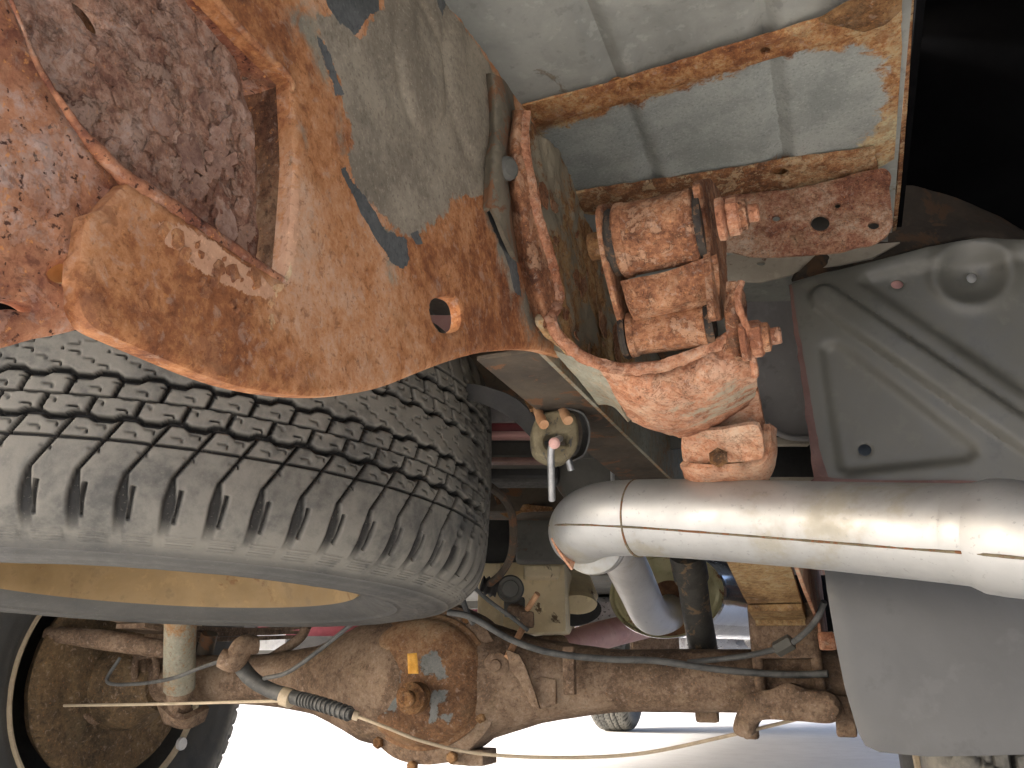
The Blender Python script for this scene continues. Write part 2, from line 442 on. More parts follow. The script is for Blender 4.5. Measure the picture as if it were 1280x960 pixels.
M['bracket'] = rust('rusty_bracket', keep=True, cols=[(.065, .027, .016), (.17, .07, .035), (.31, .14, .07), (.4, .215, .12), (.46, .31, .21)], s=1.2, flake=.55, scab=(.44, .27, .17), specks=.7, bd=.0012)
M['bracket_dust'] = rust('rusty_bracket_dusty', [(.08, .033, .018), (.2, .085, .04), (.36, .18, .085), (.44, .27, .15), (.48, .35, .24)], s=1., flake=.5, scab=(.42, .26, .15), specks=.7, dust=(.34, .3, .22), bd=.001, dlo=.57)
M['pale'] = rust('rusty_pale', keep=True, cols=[(.13, .048, .026), (.27, .11, .058), (.42, .2, .115), (.48, .28, .18), (.52, .38, .27)], s=1.1, flake=.5, scab=(.45, .28, .19), specks=.7, bd=.0012, dust=(.38, .33, .24), dlo=.64)
M['dark_rust'] = rust('dark_rust', [(.04, .018, .01), (.1, .045, .022), (.19, .09, .042), (.27, .14, .07), (.33, .2, .12)], flake=.3, scab=(.25, .15, .09), specks=.6)
M['spring'] = rust('spring_rust', [(.09, .05, .028), (.19, .105, .055), (.31, .19, .1), (.37, .26, .16), (.36, .32, .25)], s=.8, flake=.3, scab=(.36, .2, .1), specks=.5)
M['backing'] = rust('backing_rust', [(.03, .02, .014), (.06, .04, .026), (.11, .07, .045), (.16, .1, .06), (.22, .15, .1)], s=.7, flake=.2, scab=(.14, .1, .07), specks=.4)

M['hanging'] = rust('hanging_rust', [(.05, .02, .013), (.13, .05, .03), (.23, .1, .06), (.33, .19, .12), (.42, .32, .24)], s=1.5, flake=.4, scab=(.3, .17, .1), specks=.9, keep=True)
M['deep'] = rust('shaded_recess_rust', [(.03, .012, .008), (.07, .028, .018), (.13, .055, .034), (.19, .09, .055), (.26, .15, .1)], flake=.3, specks=.6, scab=(.2, .1, .07))  # darker rust for the box wall, recess shade put into the colour
M['axle'] = rust('axle_rust', [(.05, .034, .024), (.1, .067, .045), (.165, .112, .075), (.23, .163, .112), (.3, .23, .165)], s=1.0, flake=.12, scab=(.27, .19, .12), specks=.4, keep=True, bd=.0007)
M['cover'] = rust('cover_rust', [(.075, .037, .022), (.15, .075, .045), (.23, .12, .072), (.29, .17, .11), (.34, .23, .16)], s=.8, flake=.1, specks=.5,
    masks=[(0, ((.13, .14, .135), (.2, .205, .195), .15, .5)), (1, ((.65, .28, .03), (.8, .38, .05), .05, .5))])
M['bluish'] = rust('worn_bluish', [(.14, .06, .03), (.28, .15, .08), (.24, .215, .19), (.27, .25, .23), (.33, .31, .29)], s=.9, flake=.2, scab=(.4, .22, .12), specks=.4, bd=.0006)
M['galv'] = paint('galvanised_floor', (.22, .225, .205), (.34, .345, .31), 14, .7, (.26, .22, .16), .70, bd=.0006, grain=160)
M['galv_rust'] = rust('galvanised_rusting', [(.1, .035, .02), (.24, .09, .04), (.4, .19, .09), (.47, .3, .18), (.5, .42, .3)], s=1.2, flake=.4, scab=(.2, .08, .045), specks=.8,
    masks=[(2, ((.28, .22, .13), (.36, .29, .18), .5, .55)), (0, ((.24, .255, .235), (.34, .355, .325), .25, .36))], bd=.0003)
M['flange'] = rust('flange_rust', [(.07, .03, .018), (.17, .07, .035), (.3, .135, .07), (.42, .25, .15), (.5, .37, .26)], s=1.6, flake=.7, scab=(.45, .31, .21), specks=.9, bd=.0008)
M['wheelhouse'] = paint('wheelhouse_paint', (.095, .094, .08), (.13, .127, .108), 5, .42, None, bd=.0002, grain=250, spec=.5)
M['redrim'] = paint('red_overspray', (.11, .055, .045), (.16, .09, .075), 30, .5)
M['lilac'] = paint('pale_panel', (.2, .19, .19), (.27, .26, .255), 9, .5, None, bd=.0002)
M['cream'] = paint('dusty_sill', (.34, .3, .24), (.43, .39, .32), 15, .7, (.2, .1, .06), .68)
M['black'] = paint('black_undercoat_shade', (.003, .003, .0032), (.005, .005, .0055), 10, .95, bd=.0003, spec=.03)  # undercoat, and the painted shade behind the beam holes
M['arch'] = paint('arch_dust', (.04, .033, .026), (.08, .06, .043), 12, .9, (.12, .07, .04), .6)
M['flap'] = paint('grey_flap', (.06, .063, .066), (.082, .085, .088), 4, .5, None, bd=.0002, grain=500, spec=.4)
M['undercoat'] = paint('brown_undercoat', (.045, .036, .028), (.09, .072, .052), 16, .85, (.16, .08, .04), .62)
M['undergrey'] = paint('grey_underbody', (.07, .07, .062), (.12, .118, .105), 8, .7, (.12, .07, .045), .64)
M['rubber'] = paint('black_rubber_shade', (.018, .018, .018), (.035, .034, .032), 30, .6)  # rubber, and black for gaps whose shade is painted
M['hose'] = paint('grey_hose', (.05, .053, .053), (.11, .112, .108), 40, .6)
M['old_rubber'] = paint('perished_rubber', (.015, .013, .012), (.05, .04, .03), 90, .8, (.16, .09, .05), .58)
M['seam_dust'] = paint('dusty_flange', (.09, .078, .056), (.17, .145, .105), 25, .85, (.2, .1, .05), .55, bd=.0008)
M['isolator'] = paint('dusty_isolator', (.13, .11, .065), (.22, .19, .12), 60, .8, (.08, .08, .075), .62)
M['red'] = paint('red_body_paint', (.17, .035, .045), (.24, .06, .07), 6, .4)
M['pink'] = paint('pink_primer', (.5, .27, .25), (.6, .38, .34), 12, .55)
M['beige'] = paint('beige_casting', (.7, .58, .35), (.8, .69, .47), 9, .6, (.2, .13, .07), .66)
M['tan'] = paint('tan_wheel_rust', (.2, .135, .06), (.28, .195, .095), 9, .7, (.22, .12, .05), .66)
M['rodsteel'] = paint('grey_rod', (.3, .31, .32), (.42, .43, .44), 30, .4, metal=.7)
M['rodtan'] = paint('tan_cable', (.4, .33, .23), (.5, .42, .3), 60, .5)
M['rodrust'] = paint('orange_stud', (.38, .2, .1), (.5, .3, .17), 60, .8)
M['shock'] = paint('black_shock', (.02, .02, .018), (.05, .048, .042), 25, .6, (.16, .11, .06), .6)
M['alloy'] = paint('alloy_grey', (.35, .35, .35), (.5, .5, .5), 20, .35, metal=.8)
M['white'] = paint('white_plastic_daylight', (.7, .7, .68), (.8, .8, .78), 20, .5)  # white parts, and painted daylight in openings
M['blue'] = paint('blue_rim', (.09, .12, .16), (.14, .18, .23), 20, .5)
def pipe_mat(name, base, ro, tint):
    t = NT(name); n1 = t.noise(9, 8, .6, .3); n2 = t.noise(60, 6, .65, off=3); n3 = t.noise(260, 4, .6, off=6)
    col = t.mix(t.ss(n1, .35, .65), base, tuple(c * .82 for c in base))
    col = t.mix(t.math('MULTIPLY', t.ss(t.math('ADD', n1, t.math('MULTIPLY', n2, .3)), .68, .8), .6), col, tint)
    col = t.mix(t.math('MULTIPLY', t.ss(n3, .62, .68), .5), col, tuple(c * .6 for c in base))
    rr = t.math('ADD', t.ss(n2, .3, .7, ro - .06, ro + .08), t.math('MULTIPLY', t.ss(n1, .55, .7), .15))
    return t.out(col, rr, .8, .5, t.math('ADD', n2, t.math('MULTIPLY', n3, .3)), .25, .0006)
M['pipe'] = pipe_mat('aluminised_pipe', (.45, .46, .46), .52, (.34, .32, .25))
M['muffler_end'] = paint('heat_tinted_steel', (.36, .34, .19), (.5, .47, .28), 14, .4, (.25, .12, .05), .6, metal=.3)
M['outlet'] = pipe_mat('outlet_pipe', (.82, .82, .81), .5, (.6, .58, .5))
M['chrome'] = pipe_mat('bright_steel', (.8, .8, .79), .14, (.6, .58, .5))
M['burnt'] = paint('burnt_ring', (.1, .045, .025), (.25, .13, .06), 60, .8)
M['seam'] = paint('weld_seam', (.09, .075, .045), (.17, .145, .095), 60, .6, (.2, .09, .04), .55, metal=.4)
def tyre_mat():
    t = NT('tyre_rubber'); n1 = t.noise(9, 8, .65, .5); n2 = t.noise(90, 6, .65, off=3); n3 = t.noise(500, 3, .6, off=5)
    at = t.n('ShaderNodeVertexColor', layer_name='mask'); sp = t.n('ShaderNodeSeparateColor', {0: at.outputs[0]})
    col = t.mix(t.ss(n2, .35, .65), (.07, .07, .064), (.115, .113, .103))
    d = t.math('MULTIPLY', t.ss(t.math('ADD', n1, t.math('MULTIPLY', n2, .25)), .50, .74), .6)
    col = t.mix(d, col, (.22, .21, .18))
    col = t.mix(t.math('MULTIPLY', t.ss(n1, .68, .74), t.ss(n2, .45, .6)), col, (.42, .41, .37))
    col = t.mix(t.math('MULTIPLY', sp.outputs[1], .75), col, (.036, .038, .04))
    col = t.mix(t.math('MULTIPLY', sp.outputs[0], .95), col, (.009, .009, .0085))      # grooves blackened, their shade put into the colour
    col = t.mix(t.math('MULTIPLY', t.ss(n3, .62, .7), .3), col, (.2, .19, .16))
    return t.out(col, t.ss(n2, .3, .7, .55, .8), 0, .4, t.math('ADD', n2, t.math('MULTIPLY', n3, .4)), .5, .0008)
M['tyre'] = tyre_mat()
def ground_mat():
    t = NT('pale_concrete'); n1 = t.noise(.8, 10, .6, .3); n2 = t.noise(12, 8, .65); n3 = t.noise(150, 3, .6)
    col = t.mix(t.ss(n1, .3, .7), (.6, .6, .585), (.7, .7, .685)); col = t.mix(t.math('MULTIPLY', t.ss(n2, .4, .7), .25), col, (.45, .44, .42))
    col = t.mix(t.math('MULTIPLY', t.ss(n3, .58, .68), .3), col, (.35, .34, .33))
    return t.out(col, .85, 0, .3, t.math('ADD', n2, n3), .3, .003)
M['ground'] = ground_mat()

# ================================================================ SETTING
gm = mesh('ground', [(-150, -60, 0), (150, -60, 0), (150, 300, 0), (-150, 300, 0)], [[0, 1, 2, 3]], M['ground'], kind='structure')
def back(p, **k):               # helper: shift of a point
    return Vector((p[0] + k.get('x', 0), p[1] + k.get('y', 0), p[2] + k.get('z', 0)))

# ================================================================ BED FLOOR
bf = thing('bed_floor', 'ribbed grey galvanised underside of the truck bed at the top of the picture', 'truck bed', W(-.5, 1.2, .41))
xs = np.arange(-1.45, .0921, .004)
def ribh(x):
    h = 0
    for g in np.arange(-1.5, .2, .106) + .016:
        h = h + .006 * np.exp(-((x - g) / .007) ** 2) - .0025 * np.exp(-((x - g - .012) / .008) ** 2)
    return h
ys = np.r_[np.arange(-.14, .75, .02), np.arange(.75, 2.45, .1)]
gx, gy = np.meshgrid(xs, ys, indexing='ij')
V = np.c_[gx.ravel(), gy.ravel(), (H + .409 + ribh(gx) + .0012 * np.sin(gy * 23) * np.sin(gx * 31)).ravel()]
Vt = V.copy(); Vt[:, 2] += .003; n = len(V)
mesh('floor_panel', np.vstack([V, Vt]), grid_faces(len(xs), len(ys), flip=True) + grid_faces(len(xs), len(ys), off=n), M['galv'], bf)
box('bedside_wall', M['undergrey'], bf, W(-1.47, 1.3, .31), (.02, 2.3, .22), bevel=.004)
box('front_wall', M['undergrey'], bf, W(-.6, 2.46, .35), (1.8, .02, .3), bevel=.004)
for q, yy in enumerate((1.02, 1.6, 2.1)):
    box('crossbar', M['undercoat'], bf, W(-.68, yy, .375), (1.5, .1, .06), bevel=.008, amp=.001, cuts=3)

# ---- transverse channel under the bed
bc = thing('bed_crossmember', 'rust edged open steel channel bolted across the grey bed floor beside the shackle', 'crossmember', W(-.05, .53, .40))
Z40 = PZ(.400)
def ell(cx, cy, rx, ry, n=10, rot=0): return [(cx + rx * math.cos(a) * math.cos(rot) - ry * math.sin(a) * math.sin(rot), cy + rx * math.cos(a) * math.sin(rot) + ry * math.sin(a) * math.cos(rot)) for a in np.linspace(0, 2 * math.pi, n, endpoint=False)]
sheet('upper_flange', M['galv_rust'], bc, Z40, [(652, 134), (760, 107), (880, 70), (1020, 27), (1128, -4), (1128, 30), (1090, 44), (1010, 62), (900, 93), (800, 125), (700, 152), (664, 164)],
      holes=[ell(793, 110, 6.5, 4.5), ell(957, 65, 6.5, 4.5)], thick=.003, step=.0035, smooth=False, amp=.0007, ns=90, edge=.0015, fringe=.0012)
inner = [(655, 140), (1000, 40), (1125, 0), (1128, 60), (1118, 200), (1080, 222), (900, 240), (740, 270), (690, 260), (665, 200)]
greyA = [(672, 168), (720, 155), (800, 128), (900, 95), (1000, 64), (1075, 58), (1100, 78), (1108, 120), (1100, 156), (1072, 188), (1000, 196), (900, 218), (800, 234), (742, 240), (700, 235), (680, 215)]
def innerb(q, base, pl): return -ribh(base[:, 0])
sheet('channel_panel', M['galv_rust'], bc, PZ(.404), inner, thick=.002, step=.004, smooth=False, amp=.0004, masks=[[greyA], [], [(greyA, .03)]], soft=.014, bulge=innerb)
sheet('lower_flange', M['flange'], bc, PZ(.398), [(716, 244), (800, 231), (880, 220), (1000, 200), (1094, 188), (1098, 214), (1000, 236), (890, 252), (800, 262), (730, 266)],
      holes=[ell(975, 217, 11, 6)], thick=.004, step=.0035, smooth=False, amp=.0011, ns=90, flake=.0005, edge=.0015, fringe=.002)
sheet('hanging_plate', M['hanging'], bc, PY(.632), [(880, 250), (1000, 234), (1100, 210), (1112, 240), (1114, 284), (1096, 303), (1050, 312), (1000, 318), (930, 317), (905, 309), (885, 290)],
      holes=[ell(1025, 278, 12, 10), ell(1092, 281, 7, 5), ell(1047, 256, 4, 3.5), ell(970, 272, 5, 4)], thick=.004, step=.0035, amp=.0014, ns=110, flake=.0006, fringe=.002)
sheet('corner_gusset', M['dark_rust'], bc, PZ(.394), [(1024, 29), (1060, 8), (1128, -12), (1127, 14), (1105, 34), (1082, 41)], thick=.004, step=.003, smooth=False, amp=.0012, ns=110, fringe=.0015)
sheet('end_plate', M['flange'], bc, PX(.090), [(1106, 62), (1122, -30), (1136, -30), (1128, 120), (1121, 225), (1113, 308), (1106, 300), (1109, 200)], thick=.004, step=.004, smooth=False, amp=.001, ns=90, fringe=.001)
sheet('grey_backing', M['undergrey'], bc, PY(.66), [(1000, 255), (1110, 250), (1110, 300), (1000, 300)], thick=.003, step=.02, smooth=False, amp=0)

# ================================================================ RIGHT BODY: wheelhouse panel, liner, mud flap
bl = thing('inner_fender', 'matt black undercoated fender cavity in the top right corner', 'fender', W(.4, .8, .5))
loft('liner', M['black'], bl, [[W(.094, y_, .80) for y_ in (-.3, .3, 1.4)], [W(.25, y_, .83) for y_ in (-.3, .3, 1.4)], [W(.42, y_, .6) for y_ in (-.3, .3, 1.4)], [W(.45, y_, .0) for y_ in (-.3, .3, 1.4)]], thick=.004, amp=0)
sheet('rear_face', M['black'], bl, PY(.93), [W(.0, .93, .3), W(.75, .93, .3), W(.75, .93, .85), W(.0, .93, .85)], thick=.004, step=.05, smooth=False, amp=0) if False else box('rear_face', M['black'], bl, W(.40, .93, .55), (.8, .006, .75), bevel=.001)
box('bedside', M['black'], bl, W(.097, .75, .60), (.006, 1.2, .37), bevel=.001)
loft('arch_edge', M['arch'], bl, [[P(1040, 300, .80), P(1118, 236, .80), P(1170, 240, .81), P(1230, 262, .82), P(1300, 300, .83)],
     [P(1000, 338, .79), P(1100, 300, .785), P(1170, 284, .78), P(1230, 282, .78), P(1310, 310, .78)],
     [P(990, 352, .80), P(1100, 322, .775), P(1160, 306, .77), P(1230, 296, .77), P(1310, 320, .77)]], thick=.003, amp=.0015, ns=40)
sheet('sill_strip', M['cream'], bl, PY(.765), [(900, 312), (1000, 314), (1100, 304), (1125, 302), (1090, 322), (1000, 340), (950, 352), (905, 350)], holes=[ell(951, 329, 5, 2.5)], thick=.004, step=.004, amp=.0004, smooth=False)

wp = thing('wheelhouse_panel', 'olive grey pressed steel panel with diagonal ribs behind the shackle bolts', 'body panel', W(.2, .74, .25))
YP = PY(.74)
def uvp(pl, pts): return [pl.uv(*p) for p in pts]
tri = uvp(YP, [(1027, 436), (1034, 430), (1046, 430), (1060, 438), (1215, 556), (1219, 566), (1208, 574), (1060, 590), (1050, 584)])
topr = uvp(YP, [(1078, 352), (1086, 344), (1130, 334), (1240, 318), (1400, 316), (1400, 572), (1240, 462)])
seg1 = uvp(YP, [(1030, 372), (1420, 640)])
dimp = np.array(YP.uv(1217, 339))
def wbulge(q, base, pl):
    s = lambda v, w_: 1 / (1 + np.exp(-v / w_))
    h = -.006 * s(sdf(q, tri), .0016) - .007 * s(sdf(q, topr), .0019)
    d = pdist(q, seg1, False); h = h + .007 * np.exp(-(d / .0125) ** 8)
    r = np.linalg.norm(q - dimp, axis=1); h = h - .006 * np.exp(-(r / .022) ** 4) + .003 * np.exp(-((r - .03) / .007) ** 2)
    h = h + .005 * s(uvp(pl, [(1005, 500)])[0][0] - q[:, 0], .004) * 0
    return h
sheet('panel', M['wheelhouse'], wp, YP, [(986, 356), (1010, 346), (1100, 324), (1160, 308), (1230, 298), (1330, 300), (1420, 340), (1420, 640), (1200, 625), (1022, 612), (1018, 600)],
      holes=[ell(1217, 339, 6.5, 6.5), ell(1122, 351, 8, 5.5), ell(1081, 560, 8.5, 7.5)], thick=.002, step=.0024, smooth=False, amp=.0002, ns=20, bulge=wbulge)
sheet('rusted_edge', M['redrim'], wp, PY(.7385), [(986, 356), (989, 355), (1002, 430), (1024, 560), (1036, 600), (1018, 606)], thick=.001, step=.005, smooth=False, amp=.0002, fringe=.0015)
sheet('overspray_strip', M['redrim'], wp, PY(.7375), [(1017, 598), (1034, 596), (1050, 598), (1120, 600), (1220, 601), (1220, 612), (1022, 614)], thick=.002, step=.005, amp=0)
box('hole_backing', M['pink'], wp, YP.hit(1122, 351) + Vector((0, .016, .004)), (.03, .003, .03), bevel=.001)  # pink slab painted as the light coming through this hole
box('hole_backing', M['blue'], wp, YP.hit(1081, 560) + Vector((0, .03, .01)), (.04, .003, .04), bevel=.001)
box('hole_backing', M['white'], wp, YP.hit(1217, 339) + Vector((0, .026, .006)), (.02, .002, .02), bevel=.0005)  # white slab stands in for daylight through the hole
lp = thing('bumper_support', 'smooth pale purplish panel with a rounded foot behind the lower shackle bolt', 'body panel', W(-.06, .8, .25))
loft('panel', M['lilac'], lp, [[P(925, 390, .93), P(958, 356, .93), P(1005, 340, .93)], [P(935, 430, .93), P(965, 440, .93), P(1010, 430, .93)], [P(943, 490, .93), P(975, 500, .93), P(1018, 500, .93)], [P(957, 525, .92), P(985, 545, .925), P(1025, 546, .93)]], thick=.003, amp=.0002)
tube('rolled_edge', M['lilac'], lp, [P(926, 392, .925), P(934, 430, .925), P(942, 490, .925), P(955, 528, .92), P(985, 546, .92), P(1022, 548, .92)], .0035, seg=10)

mf = thing('mud_flap', 'smooth dark grey plastic mud flap hanging below the exhaust pipe', 'mud flap', W(.15, .72, 0))
FP = PY(.72)
def fb(q, base, pl):
    x = base[:, 0]; z = base[:, 2] - H
    return -.02 * np.clip((x - .0) / .25, 0, 1) ** 2 * 0 + .012 * np.sin(np.clip((x + .02) / .3, 0, 1) * math.pi) + .006 * np.sin(z * 28)
sheet('flap', M['flap'], mf, FP, [(1028, 690), (1034, 740), (1044, 800), (1056, 860), (1072, 915), (1082, 933), (1100, 941), (1160, 946), (1240, 944), (1400, 938), (1400, 660), (1100, 660)], thick=.005, step=.006, amp=.0002, ns=12, edge=.003, bulge=fb, smooth=False)

# ================================================================ TYRES
def sq(x, w_, e): return 1 / (1 + np.exp((np.abs(x) - w_) / e))
def tread(s, t, p):
    """groove depth in metres over tyre face: s along, t across"""
    tri_ = lambda x: np.abs((x / p) % 1 - .5) * 2
    st = lambda x: np.clip((tri_(x) - .5) * 3, -.5, .5)
    t = t * 1.2; a = np.abs(t); sg = np.where(t < 0, .37, 0) * p
    zg = st(s + sg) * .0042
    g = .008 * sq(a - .020 - zg, .0021, .0005)
    g = np.maximum(g, .008 * sq(a - .057 - st(s + sg + p * .4) * .0036, .0023, .0005))
    g = np.maximum(g, 0.004 * sq(a - .0385 - .0008 * st(s * 2), .0007, .0003))
    g = np.maximum(g, .0045 * sq(a - .076, .0009, .0003))
    def lat(off, slant, w_): 
        x = (s + sg + off + slant * a + .5 * p) % p - .5 * p
        return sq(x, w_, .0004)
    r1 = (a > .020) & (a < .0385); r2 = (a >= .0385) & (a < .057); r3 = (a >= .057) & (a < .076); r4 = a >= .076
    hook = lambda off, lo, hi: ((a > lo) & (a < hi)) * np.maximum(0, 0)
    g = np.maximum(g, np.where(r1, .0065 * lat(0, .25, .0013), 0))
    g = np.maximum(g, np.where(r2, .0065 * lat(p * .36, .25, .0014), 0))
    g = np.maximum(g, np.where(r3, .0065 * lat(p * .1, .5, .0012), 0))
    w4 = .0013 + np.clip(a - .102, 0, .02) * .13
    x = (s + sg + p * .1 + .5 * np.minimum(a, .102) + .5 * p) % p - .5 * p
    g = np.maximum(g, np.where(r4, .005 * np.clip((.158 - a) / .03, 0, 1) * sq(x, w4, .0004), 0))
    x2 = (s + sg + p * .34 + .05 * a + .5 * p) % p - .5 * p
    g = np.maximum(g, np.where((a > .112) & (a < .142), .0038 * sq(x2, .0013, .0004), 0))
    # sipes: short steps cut into every block
    def sipe(off, t0, half_s, half_t, ph=0):
        xs_ = (s + sg + off + .5 * p) % p - .5 * p
        l1 = sq(xs_, half_s, .0004) * sq(a - t0, .0005, .0002)
        l2 = sq(xs_ - half_s, .0005, .0002) * sq(a - t0 - half_t, half_t, .0003)
        return np.maximum(l1, l2)
    for off, t0 in ((p * .25, .025), (p * .72, .031), (p * .6, .043), (p * .08, .049), (p * .45, .064), (p * .82, .068), (p * .5, .084), (0, .006), (p * .33, .0), (p * .66, .011)):
        g = np.maximum(g, .0032 * sipe(off, t0, .0035, .0018))
    return g
def tyre_data(fine, RT=.35, lo=0., hi=2 * math.pi, fs=.0011, cs=.005, ts=.0011, HW=.11):
    prof = np.array([(.206, .080), (.212, .094), (.232, .106), (.262, .113), (.290, .1135), (.313, .108), (.331, .099), (.3415, .088), (.3465, .074), (.349, .055), (.350, .03), (.3505, .0)])
    prof[:, 0] *= RT / .3505; prof[:, 1] *= HW / .1135
    full = np.vstack([prof, prof[:-1][::-1] * [1, -1]])
    c = catmull(full, 1200); L = np.r_[0, np.cumsum(np.linalg.norm(np.diff(c, axis=0), axis=1))]; mid = L[-1] / 2
    # finer over the tread, coarser over the sidewalls
    tt = []; x = -mid
    while x < mid: tt.append(x); x += ts if abs(x) < .142 else ts * 2.6
    tt = np.array(tt + [mid]); r = np.interp(tt + mid, L, c[:, 0]); z = np.interp(tt + mid, L, c[:, 1])
    dr = np.gradient(r, tt); dz = np.gradient(z, tt); nr, nz = -dz, dr
    nl = np.hypot(nr, nz); nr /= nl; nz /= nl
    th = []; x = 0
    full_c = 2 * math.pi
    while x < full_c: th.append(x); x += (fs if lo <= x <= hi else cs) / RT
    th = np.array(th); N = 70; p = 2 * math.pi * RT / N
    S, T = np.meshgrid(th * RT, tt, indexing='ij')
    g = tread(S, T, p) if fine else tread(S, T, p)
    g = g * np.where(np.abs(T) > .155, 0, 1)
    rm = np.zeros_like(T)
    for rr, hh, ww in ((.151, .0016, .0014), (.158, -.0012, .002), (.176, .0012, .0012), (.182, .0012, .0012), (.205, .0016, .0016)):
        rm = rm + hh * np.exp(-((np.abs(T) - rr) / ww) ** 2)
    # moulded bars low on the shoulder
    rm = rm + .0007 * (np.sin(T * 2200) > .2) * ((np.abs(T) > .128) & (np.abs(T) < .148)) * (((S / p) % 1) > .3)
    off = rm - g
    Rr = r[None, :] + off * nr[None, :]; Zz = z[None, :] + off * nz[None, :]
    ct, sn = np.cos(th)[:, None], np.sin(th)[:, None]
    V = np.stack([Rr * ct, Rr * sn, np.broadcast_to(Zz, Rr.shape)], -1).reshape(-1, 3)
    V = V + (fbm(V, 30, 3) - .5)[:, None] * .0012
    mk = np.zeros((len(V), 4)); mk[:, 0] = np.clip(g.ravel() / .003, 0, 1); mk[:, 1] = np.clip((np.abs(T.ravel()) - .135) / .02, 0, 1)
    return V, grid_faces(len(th), len(tt), cu=True, flip=False), mk
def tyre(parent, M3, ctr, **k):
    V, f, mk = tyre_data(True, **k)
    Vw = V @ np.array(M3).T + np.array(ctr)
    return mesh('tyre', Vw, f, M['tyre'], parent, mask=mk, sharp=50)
# spare wheel lying flat under the bed
SPC = W(-.668, .665, .208); 
sp = thing('spare_wheel', 'spare wheel lying flat with worn blocky tread and dusty brown rim', 'spare wheel', SPC)
tilt = Matrix.Rotation(R(.5), 3, 'Y') @ Matrix.Rotation(R(-2), 3, 'X')
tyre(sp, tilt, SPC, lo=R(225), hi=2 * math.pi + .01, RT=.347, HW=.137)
spx = tilt @ Vector((0, 0, -1))
lathe('rim', M['tan'], sp, SPC, spx, [(.213, .108), (.213, .117), (.207, .121), (.203, .112), (.198, .074), (.192, .060), (.188, .02), (.186, -.02), (.176, -.035), (.15, -.04), (.11, -.02), (.08, -.022), (.04, -.03), (.03, -.03)], 96, amp=.0006, ns=20, caps='none')
lathe('rim_lip', M['tan'], sp, SPC, spx, [(.196, .0745), (.2005, .0765), (.2015, .0735), (.199, .071)], 96, caps='none')

# ================================================================ FRAME RAIL
fr = thing('frame_rail', 'thick rusty frame rail end plate with an oval hole and patches of old grey coating', 'frame rail', W(-.17, .35, .25))
bot = catmull([(110, 268), (104, 300), (101, 340), (100, 368), (103, 387), (112, 402), (124, 412), (150, 424), (200, 446), (250, 467), (300, 483), (350, 492), (400, 495), (440, 492), (480, 483), (520, 467), (560, 452), (600, 441), (640, 436), (672, 437), (706, 446)], 90).tolist()
webo = bot + [(720, 440), (700, 300), (668, 150), (650, 126), (600, 58), (555, 0), (530, -34), (235, -34), (268, 0), (300, 36), (363, 100), (366, 200), (358, 340), (354, 352), (300, 322), (230, 274), (160, 228), (138, 250), (128, 262)]
dust = [[(396, 22), (420, 6), (445, 44), (475, 10), (485, -40), (525, -40), (556, 2), (600, 62), (632, 118), (622, 160), (610, 210), (606, 246), (590, 250), (566, 246), (556, 268), (520, 300), (500, 288), (476, 268), (452, 246), (436, 215), (440, 180), (436, 150), (424, 112), (410, 70)],
        [(470, 270), (500, 300), (520, 320), (508, 335), (480, 310)]]
chips = [[(403, -40), (478, -40), (474, 10), (462, 18), (456, 28), (447, 46), (438, 34), (424, 24), (410, 8)], [(398, 46), (410, 60), (422, 92), (430, 116), (421, 120), (411, 88)],
         [(420, 208), (432, 208), (440, 226), (452, 240), (470, 266), (484, 292), (508, 300), (514, 326), (504, 340), (488, 322), (470, 298), (452, 262), (436, 232)],
         [(515, 292), (524, 290), (530, 304), (520, 306)], [(606, 256), (614, 258), (632, 288), (644, 330), (652, 372), (644, 366), (630, 318), (614, 280)], [(545, -10), (556, 2), (552, 18), (546, 8)]]
teal = [([(330, -20), (405, -20), (425, 60), (430, 120), (440, 200), (436, 230), (420, 200), (405, 150), (380, 90), (350, 40)], .02), ([(370, 150), (386, 160), (388, 190), (378, 205)], .006), ([(380, 255), (392, 262), (393, 300), (384, 304)], .006),
        ([(440, 230), (480, 290), (520, 330), (520, 380), (480, 350), (450, 290)], .02), ([(655, 290), (690, 350), (706, 446), (660, 436), (640, 380)], .018), ([(590, 240), (625, 250), (655, 370), (640, 400), (612, 300)], .015), ([(470, 325), (512, 330), (516, 365), (490, 368)], .01)]
WP = PX(-.168)
boss = [(np.array(WP.uv(x, y)), np.linalg.norm(np.array(WP.uv(x + r_, y)) - np.array(WP.uv(x, y))) * .8, h_) for x, y, r_, h_ in ((528, 84, 27, .0018), (590, 108, 27, .0018))]
def webb(q, base, pl):
    h = 0
    for c, r_, a_ in boss:
        d = np.linalg.norm((q - c) * [1, .72], axis=1); h = h + a_ * np.exp(-(d / r_) ** 12) - a_ * .8 * np.exp(-(np.linalg.norm((q - c - [0, r_ * .9]) * [1, .6], axis=1) / (r_ * .55)) ** 6) - a_ * .35 * np.exp(-((d - r_ * 1.15) / (r_ * .12)) ** 2)
    c = np.array(pl.uv(480, 130)); d = np.linalg.norm(q - c, axis=1); h = h + .0012 * np.exp(-(d / .004) ** 2)
    return h + (fbm(np.c_[q, 0 * q[:, :1]], 12, 2) - .5) * .004
sheet('end_web', M['plate'], fr, WP, webo, holes=[[(539, 384), (541, 376), (549, 371), (561, 370), (571, 374), (577, 384), (579, 400), (576, 411), (565, 416), (552, 415), (545, 407), (540, 395)]],
      thick=.007, step=.0017, smooth=False, amp=.00035, ns=60, flake=.0, edge=.0016, masks=[dust, [(q_, .0034) for q_ in chips], teal, [([(190, 272), (215, 276), (262, 305), (325, 345), (348, 362), (350, 372), (330, 376), (296, 366), (250, 345), (205, 310)], .004), ([(345, 330), (362, 240), (372, 240), (368, 340), (356, 366)], .004)]], soft=.008, bulge=webb)
